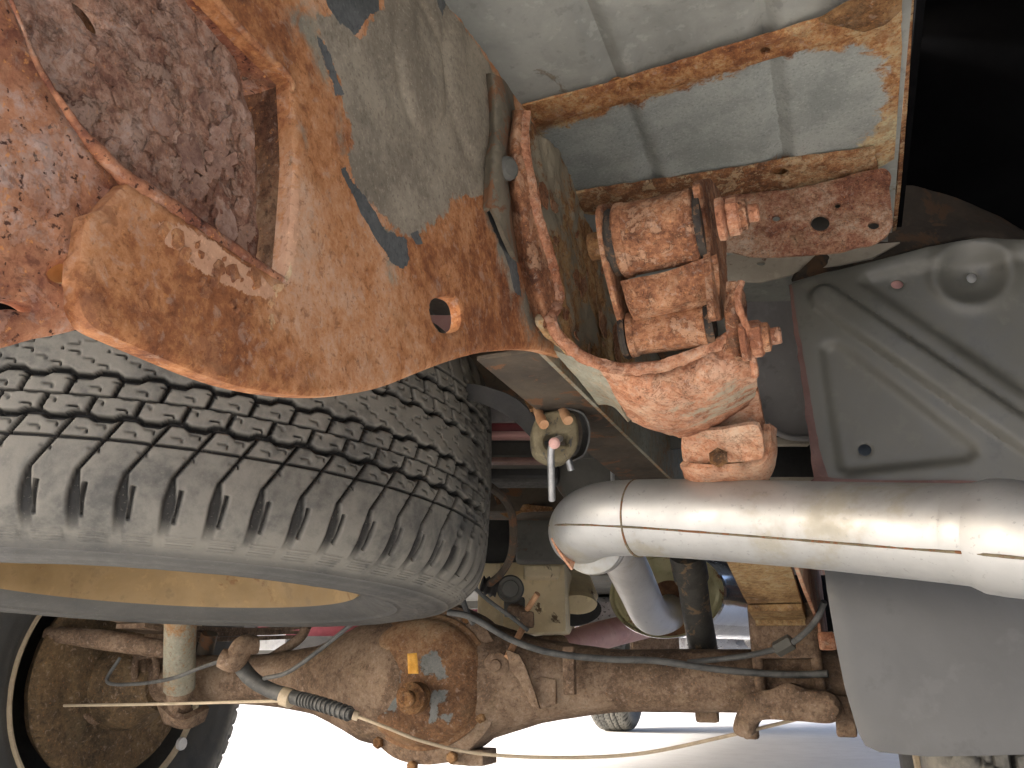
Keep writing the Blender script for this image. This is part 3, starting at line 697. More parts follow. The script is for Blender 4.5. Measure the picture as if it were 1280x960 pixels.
0 and flakes('loose_scale', M['plate'], fr, WP, [(430, 200), (470, 260), (520, 340), (480, 340), (430, 250), (400, 120), (415, 110)], 26, .004, lift=.0012, gap=.0004, bulge=webb)
flakes('loose_scale', M['lip'], fr, WP, [(200, 285), (345, 360), (350, 410), (300, 400), (210, 330)], 34, .0028, lift=.0006, gap=.0002, bulge=webb)
# the tab end of the plate stands proud of the beam behind it
web2 = [Vector((-.174, .45, H + .212)), Vector((-.174, 1.15, H + .225)), Vector((-.174, 2.2, H + .22)), Vector((-.174, 2.2, H + .37)), Vector((-.174, .45, H + .37))]
def uvany(pl, p):
    if isinstance(p, Vector): q = p - pl.p; return (q.dot(pl.a), q.dot(pl.b))
    return None
def poly_sheet(name, mat, parent, plane, vs, **k):
    old = plane.uv; plane.uv = lambda *a: uvany(plane, a[0]) if isinstance(a[0], Vector) else old(*a)
    return sheet(name, mat, parent, plane, [(v,) for v in vs], smooth=False, **k)
poly_sheet('long_web', M['bluish'], fr, PX(-.174), web2, thick=.004, step=.009, amp=.0006, ns=40)
box('bottom_flange', M['undercoat'], fr, W(-.205, 1.36, .225), (.06, 1.7, .004), bevel=.001)
box('top_flange', M['undercoat'], fr, W(-.205, 1.2, .372), (.06, 2.0, .004), bevel=.001)
# rolled edge and rivet between web and spring bracket
def hx(x, y, c_): return PX(c_).hit(x, y)
loft('side_flange', M['seam_dust'], fr, [[hx(606, 92, -.1675), hx(610, 150, -.1675), hx(606, 205, -.1675), hx(604, 262, -.1675)], [hx(616, 92, -.160), hx(620, 150, -.160), hx(617, 205, -.160), hx(616, 262, -.162)], [hx(630, 100, -.158), hx(634, 150, -.158), hx(630, 205, -.158), hx(634, 300, -.160)], [hx(642, 118, -.167), hx(645, 150, -.167), hx(640, 205, -.167), hx(648, 330, -.167)]], thick=.003, amp=.0006, ns=60)
lathe('rivet', M['undergrey'], fr, hx(634, 211, -.157), (1, -.5, -.3), [(.0075, 0), (.0072, .002), (.005, .004), (0, .0045)], 20, amp=.0003)
# the box the beam runs into
XB = PX(-.168)
def lipline(pts, x): pl = PX(x); return [pl.hit(*p) for p in pts]
lowlip = [(-10, -60), (22, 20), (50, 86), (82, 137), (110, 175), (160, 225), (230, 272), (300, 321), (354, 352)]
uplip = [(354, 352), (360, 338), (364, 270), (366, 200), (365, 150), (363, 102), (332, 68), (300, 36), (262, -8), (220, -60)]
box_dark = None
hb = thing('hitch_beam', 'heavily flaking purplish rusty beam end held inside the frame rail at top left', 'hitch beam', W(-.2, .2, .2))
sheet('beam_side', M['beam'], hb, PX(-.176), [(-60, -60), (-8, -60), (22, 22), (50, 90), (110, 178), (160, 230), (150, 300), (130, 380), (122, 414), (112, 407), (60, 421), (0, 437), (-60, 452)],
      holes=[[(-20, 380), (2, 374), (14, 375), (28, 380), (38, 388), (28, 391), (10, 387), (-10, 388)], [(54, 344), (62, 334), (80, 328), (100, 326), (116, 330), (116, 360), (104, 368), (88, 358), (64, 354)]],
      thick=.006, step=.0016, smooth=False, amp=.0006, ns=110, flake=.0002, edge=.002, fringe=.0006,
      bulge=lambda q, base, pl: .003 * np.sin(np.clip((base[:, 2] - H - .06) / .1, 0, 1) * math.pi))
sheet('hole_shade_sheet', M['black'], hb, PX(-.215), [(-80, 300), (128, 300), (128, 385), (60, 400), (-80, 420)], thick=.002, step=.02, smooth=False, amp=0)  # added black sheet, paints the shade inside the beam holes
sheet('torn_tongue', M['tan'], hb, PX(-.184), [(50, 350), (60, 330), (90, 324), (122, 326), (122, 346), (90, 352)], thick=.003, step=.002, amp=.001, ns=120)
domec = None
FPn = PX(-.182)
dc = np.array(FPn.uv(170, 130))
def dome(q, base, pl):
    d = np.linalg.norm((q - dc) * [1, 1], axis=1); return .006 * np.exp(-(d / .045) ** 2)
flakes('loose_scale', M['scale'], hb, FPn, [(20, 20), (90, 60), (200, -10), (262, 10), (286, 120), (300, 200), (300, 310), (250, 290), (150, 225), (90, 160), (50, 90)], 210, .0052, lift=.0011, gap=.0008, bulge=lambda q, base, pl: dome(q, base, pl))
flakes('large_scale', M['scale_pale'], hb, FPn, [(170, 150), (230, 130), (270, 160), (288, 230), (286, 290), (240, 270), (170, 210)], 20, .008, lift=.0016, gap=.0011, bulge=lambda q, base, pl: dome(q, base, pl))
sheet('flaking_end', M['scale'], hb, FPn, [(-60, -70), (250, -70), (275, 30), (290, 66), (303, 110), (314, 160), (320, 210), (321, 270), (320, 330), (318, 350), (250, 310), (150, 240), (90, 180), (30, 90)],
      holes=[[(80, 10), (88, 3), (97, 8), (106, 18), (114, 32), (117, 44), (110, 47), (100, 42), (88, 26)]], thick=.004, step=.0014, smooth=False, amp=.0009, ns=160, flake=.0005, edge=.002, fringe=.0012, bulge=dome)
tube('hole_bush', M['alloy'], hb, [FPn.hit(101, 28) + Vector((.002, 0, 0)), FPn.hit(101, 28) + Vector((-.012, 0, 0))], .0052, seg=20) if False else lathe('hole_bush', M['alloy'], hb, FPn.hit(99, 27) + Vector((-.004, .001, 0)), (-1, 0, 0), [(.0048, 0), (.0055, 0), (.0055, .01), (.0048, .01), (.0048, 0)], 24)
def inset(pts, x0, x1, **k):
    a = lipline(pts, x0); return [a, [Vector((x1, p.y, p.z)) for p in a]]
r_ = inset([(352, 350), (360, 338), (364, 270), (366, 200), (365, 150), (363, 102)], -.169, -.205)
loft('box_wall', M['deep'], fr, r_, thick=.004, nu=20, nv=40, amp=.0006, ns=110, flake=.0003)  # wall coloured dark so the channel looks shaded
r_ = inset([(365, 106), (332, 68), (300, 36), (262, -8), (220, -60)], -.169, -.205)
loft('box_roof', M['beam'], fr, r_, thick=.004, nu=20, nv=30, amp=.0005, ns=80)
loft('wall_fold', M['dark_rust'], fr, [[PX(-.172).hit(362, 224), PX(-.185).hit(340, 230), PX(-.19).hit(322, 240)], [PX(-.174).hit(362, 236), PX(-.187).hit(340, 246), PX(-.192).hit(322, 254)]], thick=.002, nu=6, nv=12, amp=.0003)
tube('lower_lip', M['beam'], fr, lipline(lowlip, -.1695), [.0006, .0006, .0007, .0009, .0015, .0026, .0032, .003, .0018], n=120, seg=14, amp=.0007, ns=150)
tube('upper_lip', M['lip'], fr, lipline(uplip, -.169), .0015, n=90, seg=12, amp=.0005, ns=150)
sheet('recess_back', M['dark_rust'], fr, PX(-.207), [(-60, -80), (250, -80), (400, 20), (400, 340), (352, 350), (300, 318), (150, 222), (50, 80)], thick=.003, step=.006, smooth=False, amp=.0006)


# ================================================================ SPRING BRACKET (U shaped hanger)
sb = thing('spring_bracket', 'crumbling rusty U shaped bracket that cradles the spring shackle', 'bracket', W(-.1, .5, .2))
sheet('side_wall', M['bracket_dust'], sb, PX(-.156), [(655, 135), (675, 165), (700, 190), (716, 225), (728, 262), (748, 300), (768, 345), (784, 400), (790, 470), (740, 458), (700, 430), (676, 400), (690, 372), (680, 325), (662, 262), (650, 200), (648, 160)],
      thick=.004, step=.0026, amp=.0012, ns=70, flake=.0012, edge=.002, fringe=.002)
flakes('loose_scale', M['bracket'], sb, PX(-.1545), [(665, 170), (700, 200), (740, 300), (765, 360), (772, 440), (720, 440), (700, 390), (690, 310)], 16, .011, lift=.002, gap=.0012)
lipp = lipline([(657, 138), (655, 165), (657, 200), (666, 250), (680, 300), (693, 348), (697, 376), (689, 402)], -.149) + [P(*p) for p in ((702, 426, .505), (732, 448, .508), (775, 461, .51), (822, 459, .506), (868, 443, .498), (905, 426, .49), (922, 415, .483))]
lp_ = catmull([tuple(p) for p in lipp], 40); lt_ = np.gradient(lp_, axis=0)
sd_ = np.cross(lt_, lp_ - np.array(CAM)); sd_ /= np.linalg.norm(sd_, axis=1, keepdims=True)
wd_ = .0026 + .0014 * fbm(lp_, 60, 3)[:, None]; tw_ = (lp_ - np.array(CAM)); tw_ /= np.linalg.norm(tw_, axis=1, keepdims=True)
loft('plate_edge', M['pale'], sb, [lp_ - sd_ * wd_ + tw_ * .002, lp_ - sd_ * wd_ * .4, lp_ + sd_ * wd_ * .4 + tw_ * .0004, lp_ + sd_ * wd_ + tw_ * .002], thick=.009, nu=12, nv=260, amp=.0005, ns=180, flake=.0008)
loft('outer_face', M['bracket'], sb, [lipline([(655, 138), (655, 200), (668, 262), (688, 325), (698, 372), (694, 410)], -.150), lipline([(645, 138), (641, 200), (651, 262), (664, 325), (676, 372), (680, 408)], -.155),
      lipline([(637, 140), (629, 200), (636, 268), (645, 325), (657, 372), (672, 415)], -.170)], thick=.004, nu=24, nv=60, amp=.0010, ns=80, flake=.0004)
loft('base', M['pale'], sb, [[P(742, 452, .525), P(790, 462, .52), P(845, 455, .51), P(890, 438, .50), P(934, 420, .485)],
      [P(757, 470, .53), P(800, 478, .515), P(850, 474, .505), P(900, 462, .495), P(940, 448, .49)],
      [P(768, 495, .55), P(806, 505, .53), P(850, 505, .52), P(900, 498, .52), P(945, 475, .515)],
      [P(786, 520, .58), P(812, 530, .575), P(850, 536, .575), P(900, 524, .575), P(942, 498, .56)],
      [P(800, 530, .62), P(822, 538, .615), P(850, 545, .61), P(885, 537, .61), P(925, 508, .60)]], thick=.005, nu=90, nv=120, amp=.0008, ns=45, flake=.0009, fringe=.002)
loft('right_wall', M['bracket'], sb, [[P(908, 352, .475), P(906, 390, .478), P(908, 420, .48), P(905, 440, .482)], [P(918, 352, .472), P(920, 390, .475), P(922, 420, .478), P(925, 446, .48)], [P(926, 356, .485), P(932, 390, .488), P(938, 420, .49), P(944, 460, .50)]], thick=.005, nu=24, nv=40, amp=.0016, ns=90, flake=.0008, fringe=.0015)
tube('torn_edge', M['pale'], sb, [P(926, 352, .475), P(922, 376, .472), P(930, 400, .472), P(938, 430, .475), P(944, 470, .49)], .0022, n=30, seg=8, amp=.0012, ns=160)
loft('side_gusset', M['bluish'], sb, [[P(688, 436, .565), P(730, 452, .56), P(762, 466, .56)], [P(716, 466, .60), P(745, 482, .59), P(772, 498, .58)], [P(748, 506, .655), P(765, 508, .65), P(785, 528, .64)]], thick=.004, nu=20, nv=20, amp=.0008, ns=60)

# ================================================================ SHACKLE
sh = thing('spring_shackle', 'rusty shackle with two cylindrical bushings and long hex bolts pointing right', 'shackle', W(-.076, .45, .26))
u0 = P(769, 303, .505); ux = Vector((1, 0, 0))
lathe('upper_bushing', M['bracket'], sh, u0, ux, [(.0195, .002), (.0212, .003), (.0222, .0045), (.0222, .0085), (.0214, .0095), (.0214, .046), (.0222, .047), (.0222, .0505), (.0212, .0515), (.019, .052)], 56, amp=.0009, ns=70, flake=.0007)
lathe('bushing_rubber', M['old_rubber'], sh, u0, ux, [(.012, -.003), (.0205, -.003), (.0215, -.001), (.0205, .003), (.012, .003)], 40, amp=.0007, ns=140)
lathe('bushing_rubber', M['old_rubber'], sh, u0, ux, [(.012, .051), (.0205, .051), (.0212, .0535), (.0205, .056), (.012, .056)], 40, amp=.0005, ns=140)
lathe('bolt_head', M['dark_rust'], sh, u0 + Vector((-.008, 0, 0)), (-1, 0, 0), [(.012, -.004), (.012, 0), (.009, .001), (.009, .008), (.007, .009), (0, .009)], 12, amp=.0004)
l0 = P(786, 419, .52)
lathe('lower_bushing', M['bracket'], sh, l0, ux, [(.011, .0), (.0145, .001), (.0145, .005), (.0135, .006), (.0137, .044), (.0145, .046), (.0145, .050), (.011, .051)], 44, amp=.0007, ns=80, flake=.0004)
lathe('bushing_rubber', M['old_rubber'], sh, l0, ux, [(.008, -.004), (.015, -.004), (.016, -.002), (.015, .0), (.008, .0)], 32, amp=.0005, ns=140)
lathe('bushing_rubber', M['old_rubber'], sh, l0, ux, [(.008, .050), (.0145, .050), (.015, .0525), (.0145, .055), (.008, .055)], 32, amp=.0005, ns=140)
# side plates
sheet('side_plate', M['bracket'], sh, PX(-.047), [(876, 230), (884, 223), (893, 226), (903, 250), (908, 290), (909, 330), (911, 372), (909, 392), (903, 400), (896, 394), (893, 360), (890, 325), (888, 300), (882, 262)], thick=.005, step=.002, amp=.0007, ns=110, edge=.0015)
sheet('side_plate', M['bracket'], sh, PX(-.108), [(752, 262), (764, 254), (772, 262), (778, 300), (786, 344), (792, 390), (790, 408), (780, 402), (768, 360), (757, 310)], thick=.004, step=.002, amp=.0007, ns=110, edge=.0015)
loft('web', M['bracket'], sh, [[P(776, 352, .497), P(830, 340, .485), P(896, 318, .476)], [P(780, 366, .495), P(835, 356, .483), P(898, 334, .474)], [P(786, 388, .498), P(838, 380, .487), P(899, 356, .478)], [P(796, 402, .51), P(842, 392, .50), P(899, 374, .488)]], thick=.005, nu=30, nv=50, amp=.0010, ns=70, flake=.0006)
for nm, o_ in (('upper_bolt', P(897, 275, .465)), ('lower_bolt', P(926, 426, .482))):
    b = lathe(nm, M['pale'], sh, o_, ux, [(.0125, 0), (.0128, .0035), (.0115, .0045), (.0095, .005)], 30, amp=.0005, ns=150)
    lathe('nut', M['pale'], b, o_, ux, [(.0085, .0045), (.0112, .006), (.0112, .0115), (.0095, .013)], 6, amp=.0006, ns=150, sharp=30, phase=.3)
    lathe('nut_flange', M['bracket'], b, o_, ux, [(.008, .012), (.0090, .013), (.0088, .0165), (.006, .0175)], 24, amp=.0005, ns=160)
    lathe('thread', M['pale'], b, o_, ux, [(.0052, .016), (.0052, .0225), (.0042, .0235), (0, .0237)], 18, amp=.0006, ns=220)

# ================================================================ LEAF SPRING (right)
def leafpack(name, label, cx, mat, group):
    t = thing(name, label, 'leaf spring', W(cx, 1.1, .05), group=group)
    cl = [(.56, .198), (.62, .182), (.69, .155), (.78, .122), (.88, .100), (1.0, .078), (1.12, .07), (1.4, .085), (1.7, .14)]
    def strip(nm, pts, dz, hw, th, m):
        loft(nm, m, t, [[W(cx - hw, v, h + dz) for v, h in pts], [W(cx, v, h + dz) for v, h in pts], [W(cx + hw, v, h + dz) for v, h in pts]], thick=th, nu=10, nv=60, amp=.0009, ns=50, flake=.0003)
    strip('main_leaf', cl, 0, .030, .007, mat)
    strip('second_leaf', [(v, h) for v, h in cl if 1.0 <= v < 1.5], -.009, .030, .007, mat)
    strip('third_leaf', [(1.06, .074), (1.12, .07), (1.4, .085)], -.018, .029, .007, mat)
    return t
ls = leafpack('leaf_spring', 'rusty leaf spring running down from the shackle to the axle behind the exhaust pipe', -.076, M['spring'], 'leaf springs of the rear axle')
lc = ls
cr_ = axes((1, 0, 0), (0, .35, 1))
sheet('clamp_plate', M['pale'], lc, P3((858, 545, .605), (950, 545, .565), (900, 580, .61)), [(852, 548), (862, 541), (900, 538), (940, 532), (950, 540), (954, 560), (953, 572), (945, 576), (900, 580), (862, 582), (853, 574)], thick=.004, step=.0025, smooth=True, amp=.001, ns=80, flake=.0006)
loft('clamp_band', M['pale'], lc, [[P(850, 580, .63), P(866, 586, .61), P(905, 588, .60), P(950, 580, .59), P(962, 560, .585), P(962, 530, .585)], [P(858, 600, .66), P(868, 610, .64), P(905, 612, .63), P(955, 604, .61), P(971, 574, .60), P(970, 536, .60)]], thick=.005, nu=14, nv=60, amp=.0009, ns=80, flake=.0005)
box('spring_tip', M['pale'], lc, P(905, 520, .60), (.056, .05, .006), rot=axes((1, 0, 0), (0, .5, 1)), bevel=.002, amp=.0008, cuts=8)
bb = lathe('clip_bolt', M['dark_rust'], lc, P(898, 572, .592), -ray(898, 572), [(.0075, 0), (.0075, .001), (.0045, .0015), (.0045, .006), (.0, .0065)], 6, sharp=25)
lathe('nib', M['dark_rust'], lc, P(902, 541, .60), -ray(902, 541), [(.005, 0), (.004, .002), (0, .003)], 14)

# ================================================================ TAILPIPE
tp = thing('tailpipe', 'fat bright aluminised exhaust tailpipe sweeping across to the right edge', 'exhaust pipe', P(1000, 660, .6))
pp = [(1330, 680, .455, .0335), (1262, 672, .480, .0352), (1238, 670, .490, .0350), (1216, 668, .497, .0318), (1196, 667, .505, .0315), (1100, 661, .545, .0315), (1000, 655, .585, .0315), (900, 650, .625, .0315), (820, 647, .657, .0315), (765, 648, .68, .0315),
      (738, 654, .705, .0315), (727, 664, .74, .031), (732, 672, .775, .030), (748, 682, .82, .029)]
tube('pipe', M['pipe'], tp, [P(*q[:3]) for q in pp], [q[3] for q in pp], n=150, seg=72, amp=.0004, ns=14)
# stamped seam along the side, weld ring at the joint, torn lip under the bend
def rimpoint(q, dy, k=1.0): return P(q[0], q[1] + dy, q[2] - .0315 * k)
def seam_pts(qs): return [P(x, y, d) for x, y, d in qs]
def on_pipe(x, y):
    """first point of the pipe surface under a photo point"""
    best = None; r = ray(x, y)
    ax = catmull([tuple(P(*q[:3])) for q in pp], 400); rd = np.interp(np.linspace(0, len(pp) - 1, 400), range(len(pp)), [q[3] for q in pp])
    r0 = np.array(r) / np.linalg.norm(r); c = ax - np.array(CAM)
    t = c @ r0; dd = np.linalg.norm(c - t[:, None] * r0, axis=1); ok = dd < rd * .999
    if not ok.any(): return None
    s = t[ok] - np.sqrt(rd[ok] ** 2 - dd[ok] ** 2)
    return np.array(CAM) + r0 * s.min()
sp_ = [on_pipe(x, y) for x, y in [(686, 657), (700, 656), (730, 656), (770, 658), (820, 661), (900, 667), (1000, 675), (1100, 683), (1180, 689), (1240, 694), (1290, 699)]]
sp_ = [p for p in sp_ if p is not None]
tube('seam', M['seam'], tp, sp_, .0009, n=200, seg=8, amp=.0003, ns=200)
def ring(name, mat, i, r, wd, amp=.0004):
    a = P(*pp[i][:3]); b = P(*pp[i + 1][:3]); lathe(name, mat, tp, a, (b - a), [(r - .002, -wd), (r, -wd * .6), (r, wd * .6), (r - .002, wd)], 72, amp=amp, ns=90)
# weld bead around the pipe near x=798
a = P(798, 647.5, .666); b = P(765, 648, .68)
lathe('weld_bead', M['seam'], tp, a, b - a, [(.0305, -.0014), (.0323, -.0008), (.0324, .0006), (.0305, .0012)], 72, amp=.0003, ns=160)
for k, (x, y, d) in enumerate(((738, 676, .72), (744, 678, .74))):
    lathe('slip_joint', M['pipe'], tp, P(x + 2, y + 3, d + .015), P(752, 690, .86) - P(738, 672, .72), [(.027 - k * .002, -.01), (.0285 - k * .002, -.009), (.0285 - k * .002, .006), (.0265 - k * .002, .007)], 64)
loft('torn_lip', M['pale'], tp, [[P(690, 672, .715), P(700, 690, .71), P(716, 712, .71)], [P(700, 676, .72), P(710, 692, .72), P(720, 700, .72)], [P(712, 678, .73), P(720, 688, .73), P(728, 694, .73)]], thick=.002, nu=8, nv=16, amp=.0005)
# ---- muffler with its outlet
mu = thing('muffler', 'oval steel muffler with a heat tinted yellowish end hanging beside the axle', 'muffler', P(840, 740, 1.35))
mc = P(830, 742, 1.27)
max_ = Vector((.30, 1, .02)).normalized()
def oval(prof, nm, mat, seg=72): lathe(nm, mat, mu, mc, max_, [(r_ * .102, t_) for r_, t_ in prof], seg, sy=.66, sharp=30)
oval([(.8, .03), (.985, .012), (1.0, .0), (1.02, .004), (1.0, .010), (.985, .012), (.985, .50), (.9, .52)], 'shell', M['chrome'])
oval([(0, .010), (.55, .006), (.85, .004), (.93, .008), (.96, .002), (1.005, .001), (1.01, .006)], 'end_cap', M['muffler_end'])
mo = P(836, 762, 1.262)
lathe('scorched_ring', M['burnt'], mu, mo + Vector((0, -.002, 0)), -max_, [(.045, -.003), (.04, -.001), (.03, .001), (.01, .001)], 40, amp=.0005)
tube('outlet_pipe', M['outlet'], mu, [mo + max_ * .02, P(826, 770, 1.215), P(812, 766, 1.17), P(797, 735, 1.10), P(780, 700, 1.02), P(768, 680, .96), P(752, 672, .88)], [.027, .0275, .0275, .0275, .027, .027, .028], n=60, seg=48, amp=.0003, ns=20)
# ---- rubber hanger above the elbow
eh = thing('exhaust_hanger', 'dusty rubber exhaust hanger block with rods through it above the pipe elbow', 'hanger', P(700, 545, .72))
ph = P3((670, 545, .70), (730, 545, .705), (700, 515, .71))
sheet('rubber_block', M['isolator'], eh, ph, [(668, 530), (674, 518), (690, 513), (710, 512), (720, 520), (724, 540), (722, 558), (712, 572), (698, 576), (682, 572), (670, 562), (667, 545)],
      holes=[[(682, 546), (690, 542), (708, 541), (712, 550), (706, 556), (694, 552), (688, 560), (682, 556)]], thick=.022, step=.0018, amp=.0006, ns=120, edge=.004)
loft('steel_strap', M['hose'], eh, [[P(706, 511, .71), P(728, 518, .712), P(736, 540, .715), P(730, 566, .715), P(712, 577, .71)], [P(700, 511, .735), P(720, 517, .737), P(728, 540, .74), P(722, 566, .74), P(706, 577, .735)]], thick=.0015, nu=6, nv=30, amp=.0001)
for q in (((672, 512, .725), (676, 524, .705), (680, 531, .695)), ((700, 507, .725), (706, 518, .708), (710, 526, .698))):
    tube('stud', M['rodrust'], eh, [P(*x) for x in q], [.0042, .0045, .0045], seg=12, amp=.0003, ns=200)
tube('hanger_rod', M['rodsteel'], eh, [P(690, 625, .70), P(689, 590, .69), P(689, 562, .685), P(694, 552, .69), P(700, 548, .70)], .0032, n=30, seg=12)
lathe('rod_end', M['pink'], eh, P(693, 554, .681), -ray(693, 554), [(.0048, -.004), (.005, 0), (.003, .002), (0, .0025)], 14)
tube('lower_stud', M['rodsteel'], eh, [P(710, 574, .71), P(714, 588, .71)], .003, n=6, seg=12)

# ================================================================ REAR AXLE
AX = lambda u, dv=0, dh=0: W(u, 1.12 + dv, -.008 + dh)
ra = thing('rear_axle', 'dull brown rusty rear axle with a round differential cover', 'axle', AX(-.574))
tube('axle_tube', M['axle'], ra, [AX(.06), AX(-.1), AX(-.30), AX(-.41), AX(-.52), AX(-.60), AX(-.68), AX(-.78), AX(-.9), AX(-1.2)], [.038, .038, .040, .056, .09, .10, .088, .05, .038, .037], n=80, seg=56, amp=.0012, ns=30)
dco = AX(-.565, -.03)
lathe('differential_housing', M['axle'], ra, dco, (0, -1, 0), [(.115, -.05), (.12, -.01), (.118, .02), (.108, .026)], 64, amp=.002, ns=30, sy=.92)
th = np.linspace(0, 1, 30)
prof = [(.104, .02), (.106, .029), (.100, .033)] + [(.098 * math.cos(a), .033 + .035 * math.sin(a)) for a in np.linspace(.1, math.pi / 2, 18)]
V, fs = lathe('', None, None, dco, (0, -1, 0), prof, 96, amp=.0012, ns=40, raw=True, sy=.86)
px_ = []
fm, um = cF, cU
q = V - np.array(CAM); dq = q @ np.array(cF); X_ = 640 + F * (q @ np.array(cR)) / dq; Y_ = 480 - F * (q @ np.array(cU)) / dq
pq = np.c_[X_, Y_]
gp = [[(524, 818), (548, 810), (552, 824), (560, 838), (562, 848), (548, 850), (544, 842), (530, 842), (522, 832)], [(540, 858), (560, 864), (558, 876), (550, 880), (546, 900), (536, 904), (536, 880)], [(474, 864), (494, 862), (496, 890), (478, 892)], [(490, 840), (500, 838), (502, 852), (490, 856)], [(545, 895), (570, 890), (560, 906)]]
mk = np.zeros((len(V), 4))
# finer cover surface so the worn patches stay sharp
th2 = []
prof2 = list(zip(np.interp(np.linspace(0, len(prof) - 1, 110), range(len(prof)), [p[0] for p in prof]), np.interp(np.linspace(0, len(prof) - 1, 110), range(len(prof)), [p[1] for p in prof])))
V, fs = lathe('', None, None, dco, (0, -1, 0), prof2, 200, amp=.0012, ns=40, raw=True, sy=.86)
q = V - np.array(CAM); dq = q @ np.array(cF); pq = np.c_[640 + F * (q @ np.array(cR)) / dq, 480 - F * (q @ np.array(cU)) / dq]
mk = np.zeros((len(V), 4))
for g_ in gp: mk[:, 0] = np.maximum(mk[:, 0], np.clip(.5 + sdf(pq, g_) / 16, 0, 1))
mesh('differential_cover', V, fs, M['cover'], ra, mask=mk)
sheet('inspection_tag', paint('orange_tag', (.62, .3, .04), (.78, .42, .08), 60, .7), ra, P3((508, 830, 1.005), (522, 830, 1.005), (515, 842, 1.0)), [(509, 817), (521, 816), (523, 842), (510, 842)], thick=.0015, step=.002, smooth=False, amp=.0002)
fp_ = P(512, 873, 1.055)
lathe('filler_plug', M['dark_rust'], ra, P(513, 873, 1.045), Vector((.1, -1, -.02)), [(.02, -.02), (.02, .0), (.014, .004), (.010, .005), (.010, .012), (.008, .014), (0, .014)], 28, amp=.0006)
for k in range(10):
    a = k / 10 * 2 * math.pi + .2
    c = dco + Vector((.112 * .88 * math.cos(a), -.024, .112 * math.sin(a)))
    lathe('cover_bolt', M['dark_rust'], ra, c, (0, -1, 0), [(.008, 0), (.008, .006), (.006, .008), (0, .008)], 6, sharp=25)
box('lower_foot', M['axle'], ra, P(592, 945, 1.1), (.05, .05, .02), bevel=.003, amp=.001, cuts=4)
# link bracket on the tube
sheet('link_bracket', M['axle'], ra, P3((640, 830, 1.10), (700, 880, 1.09), (690, 850, 1.10)) if False else PY(1.065), [(664, 850), (676, 846), (694, 850), (694, 880), (668, 888), (660, 876)], thick=.008, step=.003, smooth=False, amp=.0008)
sheet('link_arm', M['axle'], ra, PY(1.05), [(632, 812), (648, 818), (656, 832), (668, 866), (674, 886), (664, 882), (648, 850), (638, 838)], thick=.006, step=.003, smooth=False, amp=.0006)
lathe('link_bush', M['axle'], ra, P(622, 832, 1.09), Vector((.2, -1, 0)), [(.0165, -.02), (.0175, .01), (.014, .012), (.008, .012), (.007, .016), (0, .016)], 32, amp=.0007)
for xx, yy in ((676, 856), (678, 876)): lathe('bracket_bolt', M['dark_rust'], ra, P(xx, yy, 1.09), (0, -1, 0), [(.007, 0), (.006, .006), (0, .007)], 12)
for xx, w_ in ((714, 8),): box('line_clip', M['axle'], ra, P(712, 838, 1.04), (.016, .012, .06), bevel=.003, amp=.0006, cuts=3)
# U bolts, spring plate and shock mount at the right end
for dx in (-.032, .036):
    for dv in (-.052,):
        tube('u_bolt', M['axle'], ra, [AX(-.076 + dx, -.046, .09), AX(-.076 + dx, -.046, .0), AX(-.076 + dx, -.046, -.04)], .0068, n=14, seg=14, amp=.0004)
box('spring_seat', M['axle'], ra, AX(-.076, -.03, .05), (.075, .05, .05), bevel=.006, amp=.0012, cuts=5)
sheet('spring_plate', M['axle'], ra, PY(1.03), [(916, 912), (920, 892), (934, 868), (962, 862), (984, 854), (1006, 861), (1030, 864), (1046, 872), (1052, 890), (1040, 904), (1000, 902), (958, 900), (944, 906), (938, 921), (924, 921)], thick=.06, step=.004, amp=.003, ns=45, flake=.001, edge=.006)
box('shock_lug', M['axle'], ra, P(938, 905, 1.0), (.018, .02, .035), bevel=.004, amp=.001, cuts=4)
box('shock_lug', M['axle'], ra, P(1056, 895, .93), (.022, .02, .045), bevel=.004, amp=.001, cuts=4)
box('tube_lug', M['axle'], ra, P(884, 892, 1.06), (.03, .015, .022), bevel=.004, amp=.001, cuts=4)
box('spacer_block', M['dark_rust'], ra, P(975, 812, 1.02), (.04, .02, .04), bevel=.004, amp=.001, cuts=4)
# backing plate and drum side of the left wheel are part of the axle end
bpc = W(-1.19, 1.12, -.008)
lathe('backing_plate', M['backing'], ra, bpc, (1, 0, 0), [(.158, -.03), (.165, -.012), (.160, 0), (.145, .004), (.12, .0), (.10, .006), (.06, .01), (.05, .03), (.036, .034)], 72, amp=.003, ns=22, flake=.0008)
lathe('hub_flange', M['backing'], ra, W(-1.14, 1.12, -.018), (1, 0, 0), [(.075, -.04), (.07, .0), (.05, .02), (.04, .05)], 40, amp=.002)

# ================================================================ LEFT AND RIGHT REAR WHEELS, FRONT WHEEL
def roadwheel(name, label, c, inner_dir, rim_mat, blue=False, RT=.34, fs=.004, ts=.0022, rim=True):
    t = thing(name, label, 'wheel', (c[0], c[1], c[2] - RT), group=None)
    m = Matrix(((0, 0, 1), (1, 0, 0), (0, 1, 0)))       # wheel axis along X
    tyre(t, m, c, RT=RT, fs=fs, cs=fs, lo=0, hi=7, ts=ts)
    if rim:
        ax = Vector((inner_dir, 0, 0))
        lathe('rim', rim_mat, t, c, ax, [(.205, .082), (.208, .088), (.204, .092), (.199, .088), (.196, .076), (.188, .066), (.184, .0), (.182, -.05), (.17, -.07), (.1, -.075), (.02, -.07)], 80, amp=.0004, caps='none')
        lathe('rim_lip', M['rodtan'], t, c, ax, [(.198, .087), (.2035, .0935), (.209, .0905), (.2045, .0965), (.2, .0945), (.197, .089)], 80, caps='none')
        lathe('balance_weight', M['white'], t, W(c[0] + .094 * inner_dir, c[1] + .165, c[2] - H - .115), ax, [(.012, 0), (.011, .006), (0, .007)], 12)
    return t
LW = W(-1.285, 1.12, -.008)
